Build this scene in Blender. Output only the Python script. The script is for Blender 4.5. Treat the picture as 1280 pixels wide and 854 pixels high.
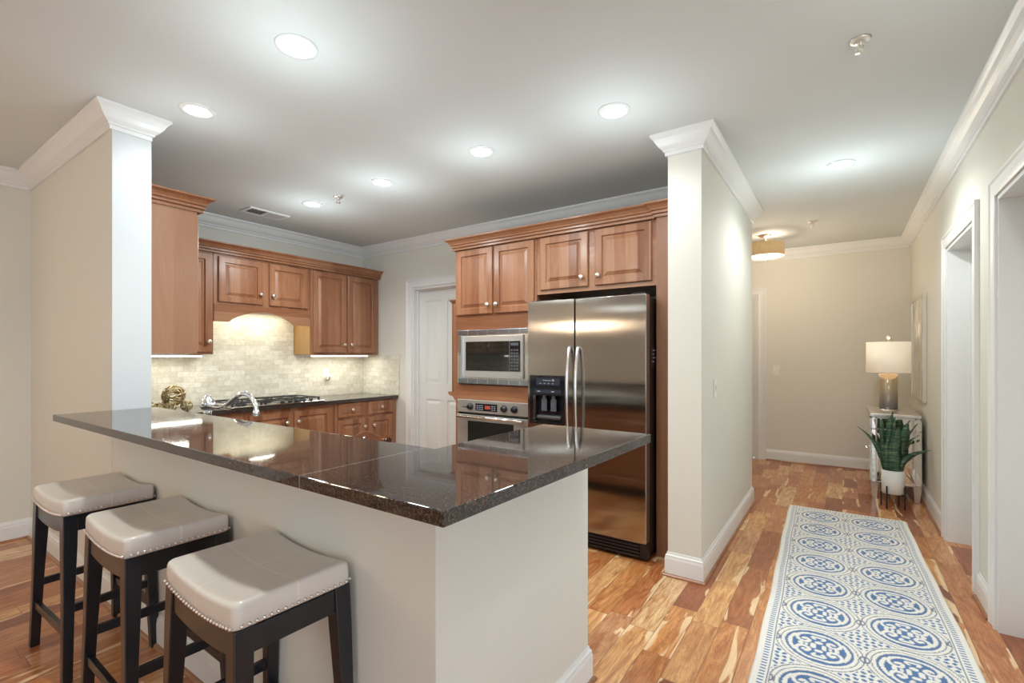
import bpy, bmesh, math, random
import numpy as np
from mathutils import Vector, Matrix
random.seed(7)
PI = math.pi
for o in list(bpy.data.objects): bpy.data.objects.remove(o)
sc = bpy.context.scene
C = sc.collection

# ------------------------------------------------------------ camera, world, exposure
EYE = 1.37
cam_d = bpy.data.cameras.new('camera'); cam = bpy.data.objects.new('camera', cam_d); C.objects.link(cam)
cam_d.sensor_width = 36; cam_d.lens = 600/1280*36; cam_d.shift_y = 18/1280
cam_d.clip_start = 0.02; cam_d.clip_end = 100
cam.location = (0, 0, EYE); cam.rotation_euler = (PI/2, 0, math.atan(413/600))
sc.camera = cam
sc.view_settings.view_transform = 'Standard'; sc.view_settings.look = 'None'
sc.view_settings.exposure = 0.04; sc.view_settings.gamma = 1.0
sc.view_settings.use_curve_mapping = False
w = bpy.data.worlds.new('sky'); sc.world = w; w.use_nodes = True
bg = w.node_tree.nodes['Background']; bg.inputs[0].default_value = (0.74, 0.87, 1.0, 1)
SKY = 2.8; CAN = 26; FILL = 5.4; bg.inputs[1].default_value = SKY

# plan numbers (metres): x along the bar, y down the hallway
XL, YN, XP0, XP1, YP, YF = -5.07, 3.99, -0.90, -0.70, 3.03, 5.0
XR, YB, YS0, YS1, XS = 0.64, 7.12, 0.93, 1.10, -3.32
CEIL = 2.74

def window_light(name, loc, rot, sx, sy, power, col=(0.80, 0.90, 1.0)):
    l = bpy.data.lights.new(name, 'AREA'); l.shape = 'RECTANGLE'; l.size = sx; l.size_y = sy
    l.energy = power; l.color = col
    o = bpy.data.objects.new(name, l); C.objects.link(o); o.location = loc; o.rotation_euler = rot
    return o
# daylight just outside the living room windows (behind and to the right of the camera)
window_light('daylight_rear', (1.0, -5.25, 1.35), (PI/2, 0, PI), 3.0, 1.9, 85, (.88, .94, 1))
window_light('daylight_side', (3.45, -1.2, 1.35), (0, PI/2, 0), 1.9, 3.6, 42)

# ------------------------------------------------------------ materials
def srgb(*c):
    return tuple(((x/255/12.92) if x/255 <= .04045 else ((x/255+.055)/1.055)**2.4) for x in c)+(1,)
class NT:
    def __init__(s, name):
        s.m = bpy.data.materials.new(name); s.m.use_nodes = True; s.t = s.m.node_tree
        s.b = s.t.nodes['Principled BSDF']
    def n(s, typ, **kw):
        nd = s.t.nodes.new(typ)
        for k, v in kw.items(): setattr(nd, k, v)
        return nd
    def l(s, a, b): s.t.links.new(a, b)
    def put(s, v, inp):
        if hasattr(v, 'is_output') or isinstance(v, bpy.types.NodeSocket): s.l(v, inp)
        else: inp.default_value = v
    def math(s, op, a, b=None, c=None):
        nd = s.n('ShaderNodeMath', operation=op); s.put(a, nd.inputs[0])
        if b is not None: s.put(b, nd.inputs[1])
        if c is not None: s.put(c, nd.inputs[2])
        return nd.outputs[0]
    def obj(s): return s.n('ShaderNodeTexCoord').outputs['Object']
    def sep(s, v):
        nd = s.n('ShaderNodeSeparateXYZ'); s.l(v, nd.inputs[0]); return nd.outputs
    def comb(s, x, y, z):
        nd = s.n('ShaderNodeCombineXYZ')
        for i, v in enumerate((x, y, z)): s.put(v, nd.inputs[i])
        return nd.outputs[0]
    def noise(s, vec, scale, detail=3, rough=.5, dist=0, dim='3D'):
        nd = s.n('ShaderNodeTexNoise'); nd.noise_dimensions = dim
        if vec is not None: s.l(vec, nd.inputs['Vector'])
        nd.inputs['Scale'].default_value = scale; nd.inputs['Detail'].default_value = detail
        nd.inputs['Roughness'].default_value = rough; nd.inputs['Distortion'].default_value = dist
        return nd.outputs['Fac']
    def ramp(s, fac, stops, interp='LINEAR'):
        nd = s.n('ShaderNodeValToRGB'); nd.color_ramp.interpolation = interp
        e = nd.color_ramp.elements
        while len(e) < len(stops): e.new(.5)
        for i, (p, c) in enumerate(stops):
            e[i].position = p; e[i].color = c if len(c) == 4 else tuple(c)+(1,)
        s.put(fac, nd.inputs[0]); return nd.outputs[0]
    def mix(s, f, a, b, mode='MIX'):
        nd = s.n('ShaderNodeMix', data_type='RGBA', blend_type=mode)
        s.put(f, nd.inputs[0]); s.put(a, nd.inputs[6]); s.put(b, nd.inputs[7]); return nd.outputs[2]
    def bump(s, h, strength=.2, dist=.01):
        nd = s.n('ShaderNodeBump'); nd.inputs['Strength'].default_value = strength
        nd.inputs['Distance'].default_value = dist; s.l(h, nd.inputs['Height'])
        s.l(nd.outputs[0], s.b.inputs['Normal']); return nd
    def set(s, **kw):
        for k, v in kw.items():
            k = {'col': 'Base Color', 'rough': 'Roughness', 'metal': 'Metallic', 'ior': 'IOR', 'coat': 'Coat Weight',
                 'coatr': 'Coat Roughness', 'trans': 'Transmission Weight', 'emc': 'Emission Color', 'ems': 'Emission Strength',
                 'aniso': 'Anisotropic', 'sheen': 'Sheen Weight', 'sub': 'Subsurface Weight', 'spec': 'Specular IOR Level'}[k]
            s.put(v, s.b.inputs[k])
        return s

def plain(name, c, rough=.5, metal=0, var=.04, scale=6, **kw):
    t = NT(name)
    f = t.noise(t.obj(), scale, 3)
    a = tuple(x*(1-var) for x in c[:3])+(1,); b = tuple(min(1, x*(1+var)) for x in c[:3])+(1,)
    t.set(col=t.mix(f, a, b), rough=rough, metal=metal, **kw); return t.m
def emit(name, c, s):
    t = NT(name); t.set(col=c, emc=c, ems=s, rough=.4)
    return t.m

M = {}
M['wall'] = plain('wall_paint', srgb(222, 219, 209), .7, var=.01)
M['white_paint'] = plain('white_end_paint', srgb(206, 210, 211), .55, var=.01)
M['ceil'] = plain('ceiling_paint', srgb(216, 220, 220), .8, var=.01)
M['trim'] = plain('trim_paint', srgb(232, 232, 231), .35, var=.01)
M['door'] = plain('door_paint', srgb(228, 229, 226), .4, var=.01)
M['black'] = plain('black_plastic', (.012, .012, .014, 1), .3)
M['gloss_black'] = plain('gloss_black', (.01, .01, .013, 1), .06)
M['chrome'] = plain('chrome', (.8, .82, .86, 1), .07, 1, .02)
M['nickel'] = plain('satin_nickel', (.84, .81, .77, 1), .30, 1, .02)
M['steel_bright'] = plain('bright_steel', (.78, .78, .78, 1), .16, 1, .02)
M['dark_void'] = plain('dark_interior', (.02, .02, .02, 1), .7)
M['iron'] = plain('cast_iron', (.03, .03, .032, 1), .35)
M['plate'] = plain('white_plastic', srgb(236, 233, 225), .35, var=.01)
M['silver'] = plain('silver_leaf', (.72, .69, .63, 1), .3, .8, .08, 30)
M['pot'] = plain('white_ceramic', srgb(232, 231, 228), .45, var=.01)
M['soil'] = plain('soil', (.03, .02, .015, 1), .95, var=.4, scale=60)
M['can_glow'] = emit('lamp_lens', (1, .98, .95, 1), 25)
M['strip_glow'] = emit('tube_lens', (1, .96, .84, 1), 9)
M['bulb_glow'] = emit('glowing_diffuser', (1, .93, .82, 1), 3.0)
M['chandelier_glow'] = emit('glowing_frosted_shade', (1, .80, .58, 1), 34)
M['screen'] = emit('oven_display', (.35, .06, .04, 1), .25)

def wood(name, cols, gscale=1.0, rough=.33, axis=2, strips=.085, coat=.25):
    t = NT(name); o = t.sep(t.obj()); rnd = t.n('ShaderNodeObjectInfo').outputs['Random']
    off = t.math('MULTIPLY', rnd, 37.0)
    long_, a, b = (o[2], o[0], o[1]) if axis == 2 else ((o[0], o[2], o[1]) if axis == 0 else (o[1], o[2], o[0]))
    A = t.math('ADD', a, b)
    vec = t.comb(t.math('ADD', t.math('MULTIPLY', A, 9), off), t.math('MULTIPLY', long_, .9), t.math('MULTIPLY', b, 4))
    g = t.noise(vec, 2.2*gscale, 5, .6, 1.1)
    fine = t.noise(t.comb(t.math('MULTIPLY', A, 120), t.math('MULTIPLY', long_, 5), 0), 1.0, 3)
    idx = t.math('FLOOR', t.math('ADD', t.math('DIVIDE', A, strips), off))
    wn = t.n('ShaderNodeTexWhiteNoise', noise_dimensions='1D'); t.l(idx, wn.inputs['W'])
    f = t.math('ADD', t.math('MULTIPLY', g, .55), t.math('ADD', t.math('MULTIPLY', wn.outputs[0], .38), t.math('MULTIPLY', rnd, .10)))
    col = t.ramp(f, [(.18, cols[0]), (.5, cols[1]), (.85, cols[2])])
    col = t.mix(t.math('MULTIPLY', fine, .35), col, cols[0])
    t.set(col=col, rough=rough, coat=coat, coatr=.2); t.bump(fine, .05, .002); return t.m
CH = [srgb(116, 70, 45), srgb(158, 106, 74), srgb(186, 140, 108)]
M['cherry'] = wood('cherry_wood', CH)
M['cherry_h'] = wood('cherry_wood_horizontal', CH, axis=0, strips=.4)
M['cherry_panel'] = wood('cherry_veneer', [srgb(124, 82, 58), srgb(152, 108, 80), srgb(172, 130, 102)], .6, strips=.2)
M['maple_in'] = wood('pale_cabinet_side', [srgb(150, 112, 68), srgb(166, 128, 82), srgb(176, 140, 92)], .5, strips=.5)
M['stool_wood'] = wood('black_stained_wood', [(.004, .0045, .007, 1), (.007, .008, .013, 1), (.013, .014, .021, 1)], rough=.3)

def floor_mat():
    t = NT('acacia_planks'); o = t.sep(t.obj()); X, Y = o[0], o[1]
    rx = t.math('DIVIDE', X, .128); row = t.math('FLOOR', rx); fx = t.math('FRACT', rx)
    w1 = t.n('ShaderNodeTexWhiteNoise', noise_dimensions='1D'); t.l(row, w1.inputs['W'])
    w2 = t.n('ShaderNodeTexWhiteNoise', noise_dimensions='1D'); t.l(t.math('ADD', row, 51.3), w2.inputs['W'])
    ln = t.math('ADD', t.math('MULTIPLY', w2.outputs[0], .38), .42)
    ry = t.math('DIVIDE', t.math('ADD', Y, t.math('MULTIPLY', w1.outputs[0], 7)), ln)
    iy = t.math('FLOOR', ry); fy = t.math('FRACT', ry)
    wp = t.n('ShaderNodeTexWhiteNoise', noise_dimensions='2D'); t.l(t.comb(row, iy, 0), wp.inputs['Vector'])
    r = wp.outputs[0]; rc = t.sep(wp.outputs[1])
    base = t.ramp(r, [(0, srgb(146, 84, 52)), (.16, srgb(180, 110, 66)), (.34, srgb(228, 166, 102)), (.50, srgb(196, 124, 78)), (.66, srgb(244, 196, 134)), (.80, srgb(206, 140, 96)), (.93, srgb(252, 222, 172)), (1, srgb(236, 178, 112))])
    sh = t.math('MULTIPLY', r, 90)
    v = t.comb(t.math('ADD', t.math('MULTIPLY', X, 9), sh), t.math('ADD', t.math('MULTIPLY', Y, 1.6), sh), 0)
    g = t.noise(v, 1.5, 5, .6, 2.6)
    g2 = t.noise(v, .7, 3, .5, 4.0)
    fine = t.noise(t.comb(t.math('MULTIPLY', X, 110), t.math('MULTIPLY', Y, 5), 0), 1, 2)
    col = t.mix(t.ramp(g, [(.32, (0, 0, 0)), (.72, (1, 1, 1))]), base, t.mix(1.0, base, srgb(196, 152, 126), 'MULTIPLY'))
    bands = t.math('ABSOLUTE', t.math('SUBTRACT', t.math('FRACT', t.math('MULTIPLY', g2, 9)), .5))
    col = t.mix(t.math('MULTIPLY', t.ramp(bands, [(0, (1, 1, 1)), (.16, (0, 0, 0))]), .32), col, srgb(112, 62, 36))
    col = t.mix(t.math('MULTIPLY', t.ramp(fine, [(.42, (0, 0, 0)), (.72, (1, 1, 1))]), .38), col, srgb(118, 66, 38))
    kn = t.n('ShaderNodeTexVoronoi'); t.l(t.comb(t.math('MULTIPLY', X, 3.2), t.math('MULTIPLY', Y, 1.6), 0), kn.inputs['Vector']); kn.inputs['Scale'].default_value = 1
    col = t.mix(t.math('MULTIPLY', t.ramp(kn.outputs['Distance'], [(.02, (1, 1, 1)), (.085, (0, 0, 0))]), .6), col, srgb(70, 38, 24))
    # pale sapwood that wanders along a plank, mostly at its edge
    sv = t.comb(t.math('ADD', t.math('MULTIPLY', X, 9), t.math('MULTIPLY', rc[1], 60)), t.math('ADD', t.math('MULTIPLY', Y, 1.5), sh), 0)
    s1 = t.math('ADD', t.noise(sv, 1.0, 3, .45, 1.2), t.math('MULTIPLY', t.math('ABSOLUTE', t.math('SUBTRACT', fx, .5)), .42))
    sap = t.ramp(t.math('ADD', s1, t.math('MULTIPLY', t.math('SUBTRACT', rc[2], .5), .16)), [(.77, (0, 0, 0)), (.80, (1, 1, 1))])
    col = t.mix(t.math('MULTIPLY', sap, .88), col, t.mix(fine, srgb(250, 226, 186), srgb(222, 180, 130)))
    ex = t.math('MINIMUM', fx, t.math('SUBTRACT', 1, fx)); ey = t.math('MULTIPLY', t.math('MINIMUM', fy, t.math('SUBTRACT', 1, fy)), t.math('DIVIDE', ln, .128))
    e = t.math('MINIMUM', ex, ey)
    gap = t.ramp(e, [(.0, (1, 1, 1)), (.018, (0, 0, 0))])
    col = t.mix(t.math('MULTIPLY', gap, .75), col, srgb(64, 36, 22))
    t.set(col=col, rough=t.math('ADD', .22, t.math('MULTIPLY', g, .16)), coat=.25, coatr=.15)
    t.bump(t.math('SUBTRACT', t.math('MULTIPLY', fine, .1), gap), .35, .002); return t.m
M['floor'] = floor_mat()

def granite():
    t = NT('polished_dark_granite'); o = t.obj()
    n1 = t.noise(o, 115, 4, .7); n2 = t.noise(o, 260, 3, .7); n3 = t.noise(o, 14, 3)
    base = t.mix(n3, (.010, .009, .009, 1), (.026, .02, .017, 1))
    c = t.mix(t.ramp(n1, [(.50, (0, 0, 0)), (.60, (1, 1, 1))]), base, (.095, .058, .042, 1))
    c = t.mix(t.ramp(n2, [(.57, (0, 0, 0)), (.64, (1, 1, 1))]), c, (.13, .125, .12, 1))
    s = t.sep(o)
    seam = t.ramp(t.math('ABSOLUTE', t.math('ADD', s[0], 1.12)), [(0, (1, 1, 1)), (.0016, (0, 0, 0))])
    inner = t.math('LESS_THAN', s[1], 1.85)
    c = t.mix(t.math('MULTIPLY', t.math('MULTIPLY', seam, inner), .45), c, (.45, .44, .42, 1))
    fl = t.math('MAXIMUM', t.ramp(n1, [(.50, (0, 0, 0)), (.60, (1, 1, 1))]), t.ramp(n2, [(.57, (0, 0, 0)), (.64, (1, 1, 1))]))
    t.set(col=c, rough=t.math('ADD', .03, t.math('MULTIPLY', fl, .06)), ior=1.62); return t.m
M['granite'] = granite()

def tile():
    t = NT('tumbled_travertine_tile'); o = t.sep(t.obj())
    v = t.comb(t.math('ADD', o[0], o[1]), o[2], 0)
    b = t.n('ShaderNodeTexBrick'); t.l(v, b.inputs['Vector']); b.offset = .5
    b.inputs['Scale'].default_value = 1; b.inputs['Brick Width'].default_value = .102; b.inputs['Row Height'].default_value = .051
    b.inputs['Mortar Size'].default_value = .0018; b.inputs['Mortar Smooth'].default_value = .3; b.inputs['Bias'].default_value = 0
    b.inputs['Color1'].default_value = srgb(232, 229, 218); b.inputs['Color2'].default_value = srgb(208, 203, 188)
    b.inputs['Mortar'].default_value = srgb(198, 192, 174)
    n = t.noise(v, 26, 5, .65); n2 = t.noise(v, 5, 2)
    c = t.mix(t.ramp(n, [(.35, (0, 0, 0)), (.75, (1, 1, 1))]), b.outputs['Color'], t.mix(1, b.outputs['Color'], srgb(226, 218, 200), 'MULTIPLY'))
    c = t.mix(t.math('MULTIPLY', n2, .3), c, srgb(236, 232, 220))
    t.set(col=c, rough=.5); t.bump(t.math('SUBTRACT', t.math('MULTIPLY', n, .3), b.outputs['Fac']), .3, .002); return t.m
M['tile'] = tile()

def brushed(name, c, rough, horiz=True):
    t = NT(name); o = t.sep(t.obj())
    v = t.comb(t.math('MULTIPLY', o[0], 500), t.math('MULTIPLY', o[1], 500), t.math('MULTIPLY', o[2], 3)) if not horiz else \
        t.comb(t.math('MULTIPLY', o[0], 4), t.math('MULTIPLY', o[1], 4), t.math('MULTIPLY', o[2], 900))
    n = t.noise(v, 1, 2)
    wav = t.noise(t.comb(t.math('MULTIPLY', o[0], 1.0), 0, t.math('MULTIPLY', o[2], 1.0)), 2.2, 1)
    tg = t.n('ShaderNodeTangent', direction_type='RADIAL', axis='Z'); t.l(tg.outputs[0], t.b.inputs['Tangent'])
    t.set(col=t.mix(n, tuple(x*.93 for x in c[:3])+(1,), c), rough=rough, metal=1, aniso=1.0)
    t.bump(wav, .10, .012)
    t.b.inputs['Anisotropic Rotation'].default_value = 0.0
    return t.m
M['steel'] = brushed('brushed_stainless_steel', (.43, .395, .36, 1), .13)
M['steel_app'] = brushed('brushed_appliance_steel', (.60, .57, .52, 1), .42)
M['steel_app'].node_tree.nodes['Principled BSDF'].inputs['Metallic'].default_value = .65
M['steel_trim'] = brushed('stainless_trim', (.70, .70, .69, 1), .2)

def leather():
    t = NT('taupe_leather'); o = t.obj(); n = t.n('ShaderNodeTexVoronoi'); t.l(o, n.inputs['Vector']); n.inputs['Scale'].default_value = 260
    s = t.sep(o)
    f = t.noise(o, 5, 3)
    # stitched seams that quarter the seat
    def seam(v): return t.ramp(t.math('ABSOLUTE', v), [(0, (1, 1, 1)), (.0022, (0, 0, 0))])
    st = t.math('MAXIMUM', seam(s[0]), seam(s[1]))
    c = t.mix(f, srgb(212, 204, 194), srgb(222, 215, 206)); c = t.mix(t.math('MULTIPLY', st, .7), c, srgb(240, 232, 220))
    t.set(col=c, rough=.38, coat=.35, coatr=.12)
    t.bump(t.math('SUBTRACT', t.math('MULTIPLY', n.outputs['Distance'], .4), st), .15, .002); return t.m
M['leather'] = leather()

def burlap():
    t = NT('tan_linen_shade'); o = t.sep(t.obj())
    a = t.noise(t.comb(t.math('MULTIPLY', t.math('ADD', o[0], o[1]), 160), 0, t.math('MULTIPLY', o[2], 12)), 1, 2)
    b = t.noise(t.comb(t.math('MULTIPLY', t.math('ADD', o[0], o[1]), 12), 0, t.math('MULTIPLY', o[2], 220)), 1, 2)
    f = t.math('MULTIPLY', t.math('ADD', a, b), .5)
    t.set(col=t.mix(f, srgb(168, 136, 96), srgb(222, 196, 156)), rough=.9, emc=t.mix(f, srgb(150, 112, 70), srgb(230, 196, 140)), ems=.45)
    return t.m
M['burlap'] = burlap()
def shade():
    t = NT('white_linen_lampshade'); o = t.sep(t.obj())
    f = t.noise(t.comb(t.math('MULTIPLY', o[0], 200), t.math('MULTIPLY', o[1], 200), t.math('MULTIPLY', o[2], 200)), 1, 2)
    t.set(col=t.mix(f, srgb(236, 228, 214), srgb(244, 238, 226)), rough=.85, emc=srgb(255, 232, 200), ems=.33); return t.m
M['shade'] = shade()
def ombre():
    t = NT('smoked_ombre_glass'); o = t.sep(t.obj())
    c = t.ramp(t.math('ADD', t.math('MULTIPLY', o[2], 2.7), t.math('MULTIPLY', t.noise(t.obj(), 9, 3), .15)),
               [(.1, srgb(100, 104, 114)), (.35, srgb(156, 148, 138)), (.7, srgb(186, 170, 146)), (1, srgb(194, 178, 154))])
    t.set(col=c, rough=.1, metal=.45, coat=.6); return t.m
M['ombre'] = ombre()
t = NT('mirror'); t.set(col=(.86, .85, .82, 1), rough=.02, metal=1); M['mirror'] = t.m
def art():
    t = NT('abstract_painting'); o = t.sep(t.obj())
    v = t.comb(t.math('MULTIPLY', o[1], 4.5), t.math('MULTIPLY', o[2], 1.4), 0)
    f = t.noise(v, 1.6, 6, .65, 1.2)
    t.set(col=t.ramp(f, [(.3, srgb(112, 100, 82)), (.42, srgb(176, 162, 138)), (.52, srgb(206, 204, 200)), (.66, srgb(238, 236, 230)), (.8, srgb(190, 192, 194))]), rough=.3, coat=.3)
    return t.m
M['art'] = art()
def leaf():
    t = NT('snake_plant_leaf'); o = t.sep(t.obj())
    f = t.noise(t.comb(t.math('MULTIPLY', o[0], 5), t.math('MULTIPLY', o[1], 5), t.math('MULTIPLY', o[2], 42)), 1, 4, .6, 1.0)
    r = t.n('ShaderNodeObjectInfo').outputs['Random']
    c = t.ramp(f, [(.35, srgb(38, 70, 52)), (.5, srgb(64, 104, 76)), (.66, srgb(140, 160, 122))])
    c = t.mix(t.math('MULTIPLY', r, .35), c, srgb(52, 76, 78)); t.set(col=c, rough=.4, coat=.2); return t.m
M['leaf'] = leaf()
t = NT('gold_wicker'); t.set(col=t.mix(t.noise(t.obj(), 40, 3), srgb(150, 122, 66), srgb(228, 214, 176)), rough=.3, metal=.7); M['gold'] = t.m
t = NT('amber_glass'); t.set(col=srgb(132, 74, 36), rough=.06, trans=.6, ior=1.5); M['amber'] = t.m
t = NT('oven_glass'); t.set(col=(.014, .016, .014, 1), rough=.05, coat=1.0); M['oven_glass'] = t.m
def fret(name, c):
    t = NT(name); o = t.sep(t.obj()); x = t.math('FRACT', t.math('MULTIPLY', o[0], 9))
    m = t.math('LESS_THAN', t.math('ABSOLUTE', t.math('SUBTRACT', x, .5)), .03)
    t.set(col=t.mix(m, c, (.72, .73, .76, 1)), rough=.25, metal=.9); return t.m
M['vent_strip'] = fret('segmented_vent_strip', (.34, .38, .44, 1))
def rug_mat():
    t = NT('hooked_wool_rug'); a = t.n('ShaderNodeVertexColor'); a.layer_name = 'pattern'
    n = t.noise(t.obj(), 300, 2, .6); t.set(col=t.mix(t.math('MULTIPLY', n, .18), a.outputs[0], srgb(120, 120, 125)), rough=.95, sheen=.3)
    t.bump(n, .5, .004); return t.m
M['rug'] = rug_mat()

# ------------------------------------------------------------ mesh helpers
def bx(bm, x0, x1, y0, y1, z0, z1, mi=0, bev=0):
    r = bmesh.ops.create_cube(bm, size=1)
    vs = r['verts']
    for v in vs: v.co = Vector(((x0+x1)/2+v.co.x*(x1-x0), (y0+y1)/2+v.co.y*(y1-y0), (z0+z1)/2+v.co.z*(z1-z0)))
    fs = {f for v in vs for f in v.link_faces}
    for f in fs: f.material_index = mi
    if bev:
        es = list({e for v in vs for e in v.link_edges})
        rr = bmesh.ops.bevel(bm, geom=es, offset=bev, segments=2, affect='EDGES', profile=.5, clamp_overlap=True)
        for f in rr['faces']: f.material_index = mi
    return vs
def box(*a, **k):
    bm = bmesh.new(); bx(bm, *a, **k); return bm
def prism(bm, pts, z0, z1, mi=0):
    lo = [bm.verts.new((x, y, z0)) for x, y in pts]; hi = [bm.verts.new((x, y, z1)) for x, y in pts]
    n = len(pts); fs = [bm.faces.new(lo[::-1]), bm.faces.new(hi)]
    for i in range(n): fs.append(bm.faces.new((lo[i], lo[(i+1) % n], hi[(i+1) % n], hi[i])))
    for f in fs: f.material_index = mi
    return lo+hi
def lathe(bm, prof, cx=0, cy=0, seg=24, mi=0, smooth=True, M4=None):
    rings = []; new = []
    for r, z in prof:
        if r < 1e-6: ring = [bm.verts.new((cx, cy, z))]
        else: ring = [bm.verts.new((cx+r*math.cos(2*PI*i/seg), cy+r*math.sin(2*PI*i/seg), z)) for i in range(seg)]
        rings.append(ring); new += ring
    for a, b in zip(rings, rings[1:]):
        for i in range(seg):
            j = (i+1) % seg
            if len(a) == 1 and len(b) == 1: continue
            q = (a[0], b[j], b[i]) if len(a) == 1 else ((a[i], a[j], b[0]) if len(b) == 1 else (a[i], a[j], b[j], b[i]))
            f = bm.faces.new(q); f.material_index = mi; f.smooth = smooth
    for ring in (rings[0], rings[-1]):
        if len(ring) > 2:
            f = bm.faces.new(ring); f.material_index = mi
    if M4 is not None:
        for v in new: v.co = M4 @ v.co
    return new
def tube(bm, pts, rad, seg=10, mi=0, cap=True):
    pts = [Vector(p) for p in pts]; n = len(pts)
    rad = rad if hasattr(rad, '__len__') else [rad]*n
    rings = []; up = None
    for i, p in enumerate(pts):
        d = (pts[min(i+1, n-1)]-pts[max(i-1, 0)]).normalized()
        if up is None:
            up = Vector((0, 0, 1)) if abs(d.z) < .9 else Vector((1, 0, 0))
        s = d.cross(up).normalized(); up = s.cross(d).normalized()
        rings.append([bm.verts.new(p+rad[i]*(math.cos(2*PI*k/seg)*s+math.sin(2*PI*k/seg)*up)) for k in range(seg)])
    for a, b in zip(rings, rings[1:]):
        for k in range(seg):
            f = bm.faces.new((a[k], a[(k+1) % seg], b[(k+1) % seg], b[k])); f.smooth = True; f.material_index = mi
    if cap:
        for r in (rings[0], rings[-1]):
            f = bm.faces.new(r); f.material_index = mi
def spline(pts, n=8):
    P = [Vector(p) for p in pts]; out = []
    for i in range(len(P)-1):
        a, b, c, d = P[max(i-1, 0)], P[i], P[i+1], P[min(i+2, len(P)-1)]
        for k in range(n):
            t = k/n; out.append(.5*((2*b)+(-a+c)*t+(2*a-5*b+4*c-d)*t*t+(-a+3*b-3*c+d)*t**3))
    out.append(P[-1]); return out
def sweep(bm, prof, path, closed=False, mi=0, smooth=False):
    """prof = (offset into the room, z); path = plan points, the room on the right-hand side"""
    P = [Vector(p) for p in path]; n = len(P); rings = []
    def nrm(a, b):
        d = (b-a).normalized(); return Vector((d.y, -d.x))
    for i in range(n):
        ns = []
        if closed or i > 0: ns.append(nrm(P[i-1], P[i]))
        if closed or i < n-1: ns.append(nrm(P[i], P[(i+1) % n]))
        m = ns[0] if len(ns) == 1 else (ns[0]+ns[1])/(1+ns[0].dot(ns[1]))
        rings.append([bm.verts.new((P[i].x+m.x*d, P[i].y+m.y*d, z)) for d, z in prof])
    k = len(prof)
    for i in range(n if closed else n-1):
        a, b = rings[i], rings[(i+1) % n]
        for j in range(k):
            f = bm.faces.new((a[j], a[(j+1) % k], b[(j+1) % k], b[j])); f.material_index = mi
    if not closed:
        bm.faces.new(rings[0]); bm.faces.new(rings[-1])
def obj(name, bm, mats, parent=None, loc=None, rot=None, smooth=False, bevel=0):
    bmesh.ops.recalc_face_normals(bm, faces=bm.faces)
    me = bpy.data.meshes.new(name); bm.to_mesh(me); bm.free()
    for m in (mats if isinstance(mats, (list, tuple)) else [mats]): me.materials.append(M[m] if isinstance(m, str) else m)
    if smooth:
        for p in me.polygons: p.use_smooth = True
    o = bpy.data.objects.new(name, me); C.objects.link(o)
    if parent: o.parent = parent
    if loc: o.location = loc
    if rot: o.rotation_euler = rot
    if bevel:
        b = o.modifiers.new('bevel', 'BEVEL'); b.width = bevel; b.segments = 2; b.limit_method = 'ANGLE'; b.angle_limit = .6
    return o
def tag(o, label, cat, group=None):
    o['label'] = label; o['category'] = cat
    if group: o['group'] = group
    return o
def thing(name, label, cat, loc=(0, 0, 0), rotz=0, group=None):
    o = bpy.data.objects.new(name, None); C.objects.link(o); o.empty_display_size = .1
    o.location = loc; o.rotation_euler = (0, 0, rotz); return tag(o, label, cat, group)
def struct(name, bm, m, label=None, **k):
    o = obj(name, bm, m, **k); o['kind'] = 'structure'
    return o
def structroot(name, loc=(0, 0, 0), rotz=0):
    o = bpy.data.objects.new(name, None); C.objects.link(o); o.location = loc; o.rotation_euler = (0, 0, rotz); o['kind'] = 'structure'; return o
def dup(root, loc=None, rotz=None, label=None):
    r = root.copy(); C.objects.link(r)
    if loc: r.location = loc
    if rotz is not None: r.rotation_euler = (0, 0, rotz)
    if label: r['label'] = label
    for ch in list(root.children):
        c = ch.copy(); C.objects.link(c); c.parent = r
        for g in list(ch.children):
            d = g.copy(); C.objects.link(d); d.parent = c
    return r

# ------------------------------------------------------------ room shell
struct('floor', box(-5.27, 3.4, -5.2, 7.3, -.06, 0), 'floor')
struct('ceiling', box(-5.27, 3.4, -5.2, 7.3, CEIL, CEIL+.08), 'ceil')
def wall(name, x0, x1, y0, y1, ops=(), mat='wall', z1=CEIL):
    """ops: (a0, a1, z0, z1) openings along the long axis"""
    bm = bmesh.new(); along_x = (x1-x0) > (y1-y0)
    a, b = (x0, x1) if along_x else (y0, y1); cur = a
    def seg(p, q, zz0, zz1):
        if q-p < 1e-5 or zz1-zz0 < 1e-5: return
        if along_x: bx(bm, p, q, y0, y1, zz0, zz1)
        else: bx(bm, x0, x1, p, q, zz0, zz1)
    for (p, q, za, zb) in sorted(ops):
        seg(cur, p, 0, z1); seg(p, q, 0, za); seg(p, q, zb, z1); cur = q
    seg(cur, b, 0, z1)
    return struct(name, bm, mat)
wall('wall_left', -5.27, XL, -5.2, 4.14)
wall('wall_stub', XL, XS, YS0, YS1)
KD = (-4.165, -3.325, 0, 2.165)        # kitchen door opening
wall('wall_kitchen', XL, XP0, YN, YN+.14, [KD])
wall('wall_partition', XP0, XP1, YP, YF)
wall('wall_foyer', -2.6, XP0, YF-.14, YF)
wall('wall_foyer_left', -2.74, -2.6, YF-.14, YB+.14)
HD = (-1.83, -0.93, 0, 2.17)           # entry door at the end of the hall
wall('wall_hall_end', -2.6, .84, YB, YB+.14, [HD])
D1 = (3.84, 4.76, 0, 2.165); D2 = (2.42, 3.34, 0, 2.165)
wall('wall_right', XR, XR+.2, 1.4, YB, [D1, D2])
wall('wall_living_return', XR+.2, 3.2, 1.4, 1.54)
W2 = (-3.0, .6, .4, 2.3); wall('wall_living_right', 3.2, 3.36, -5.2, 1.54, [W2])
W1 = (-.5, 2.5, .4, 2.3); wall('wall_rear', XL, 3.2, -5.2, -5.0, [W1])
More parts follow.
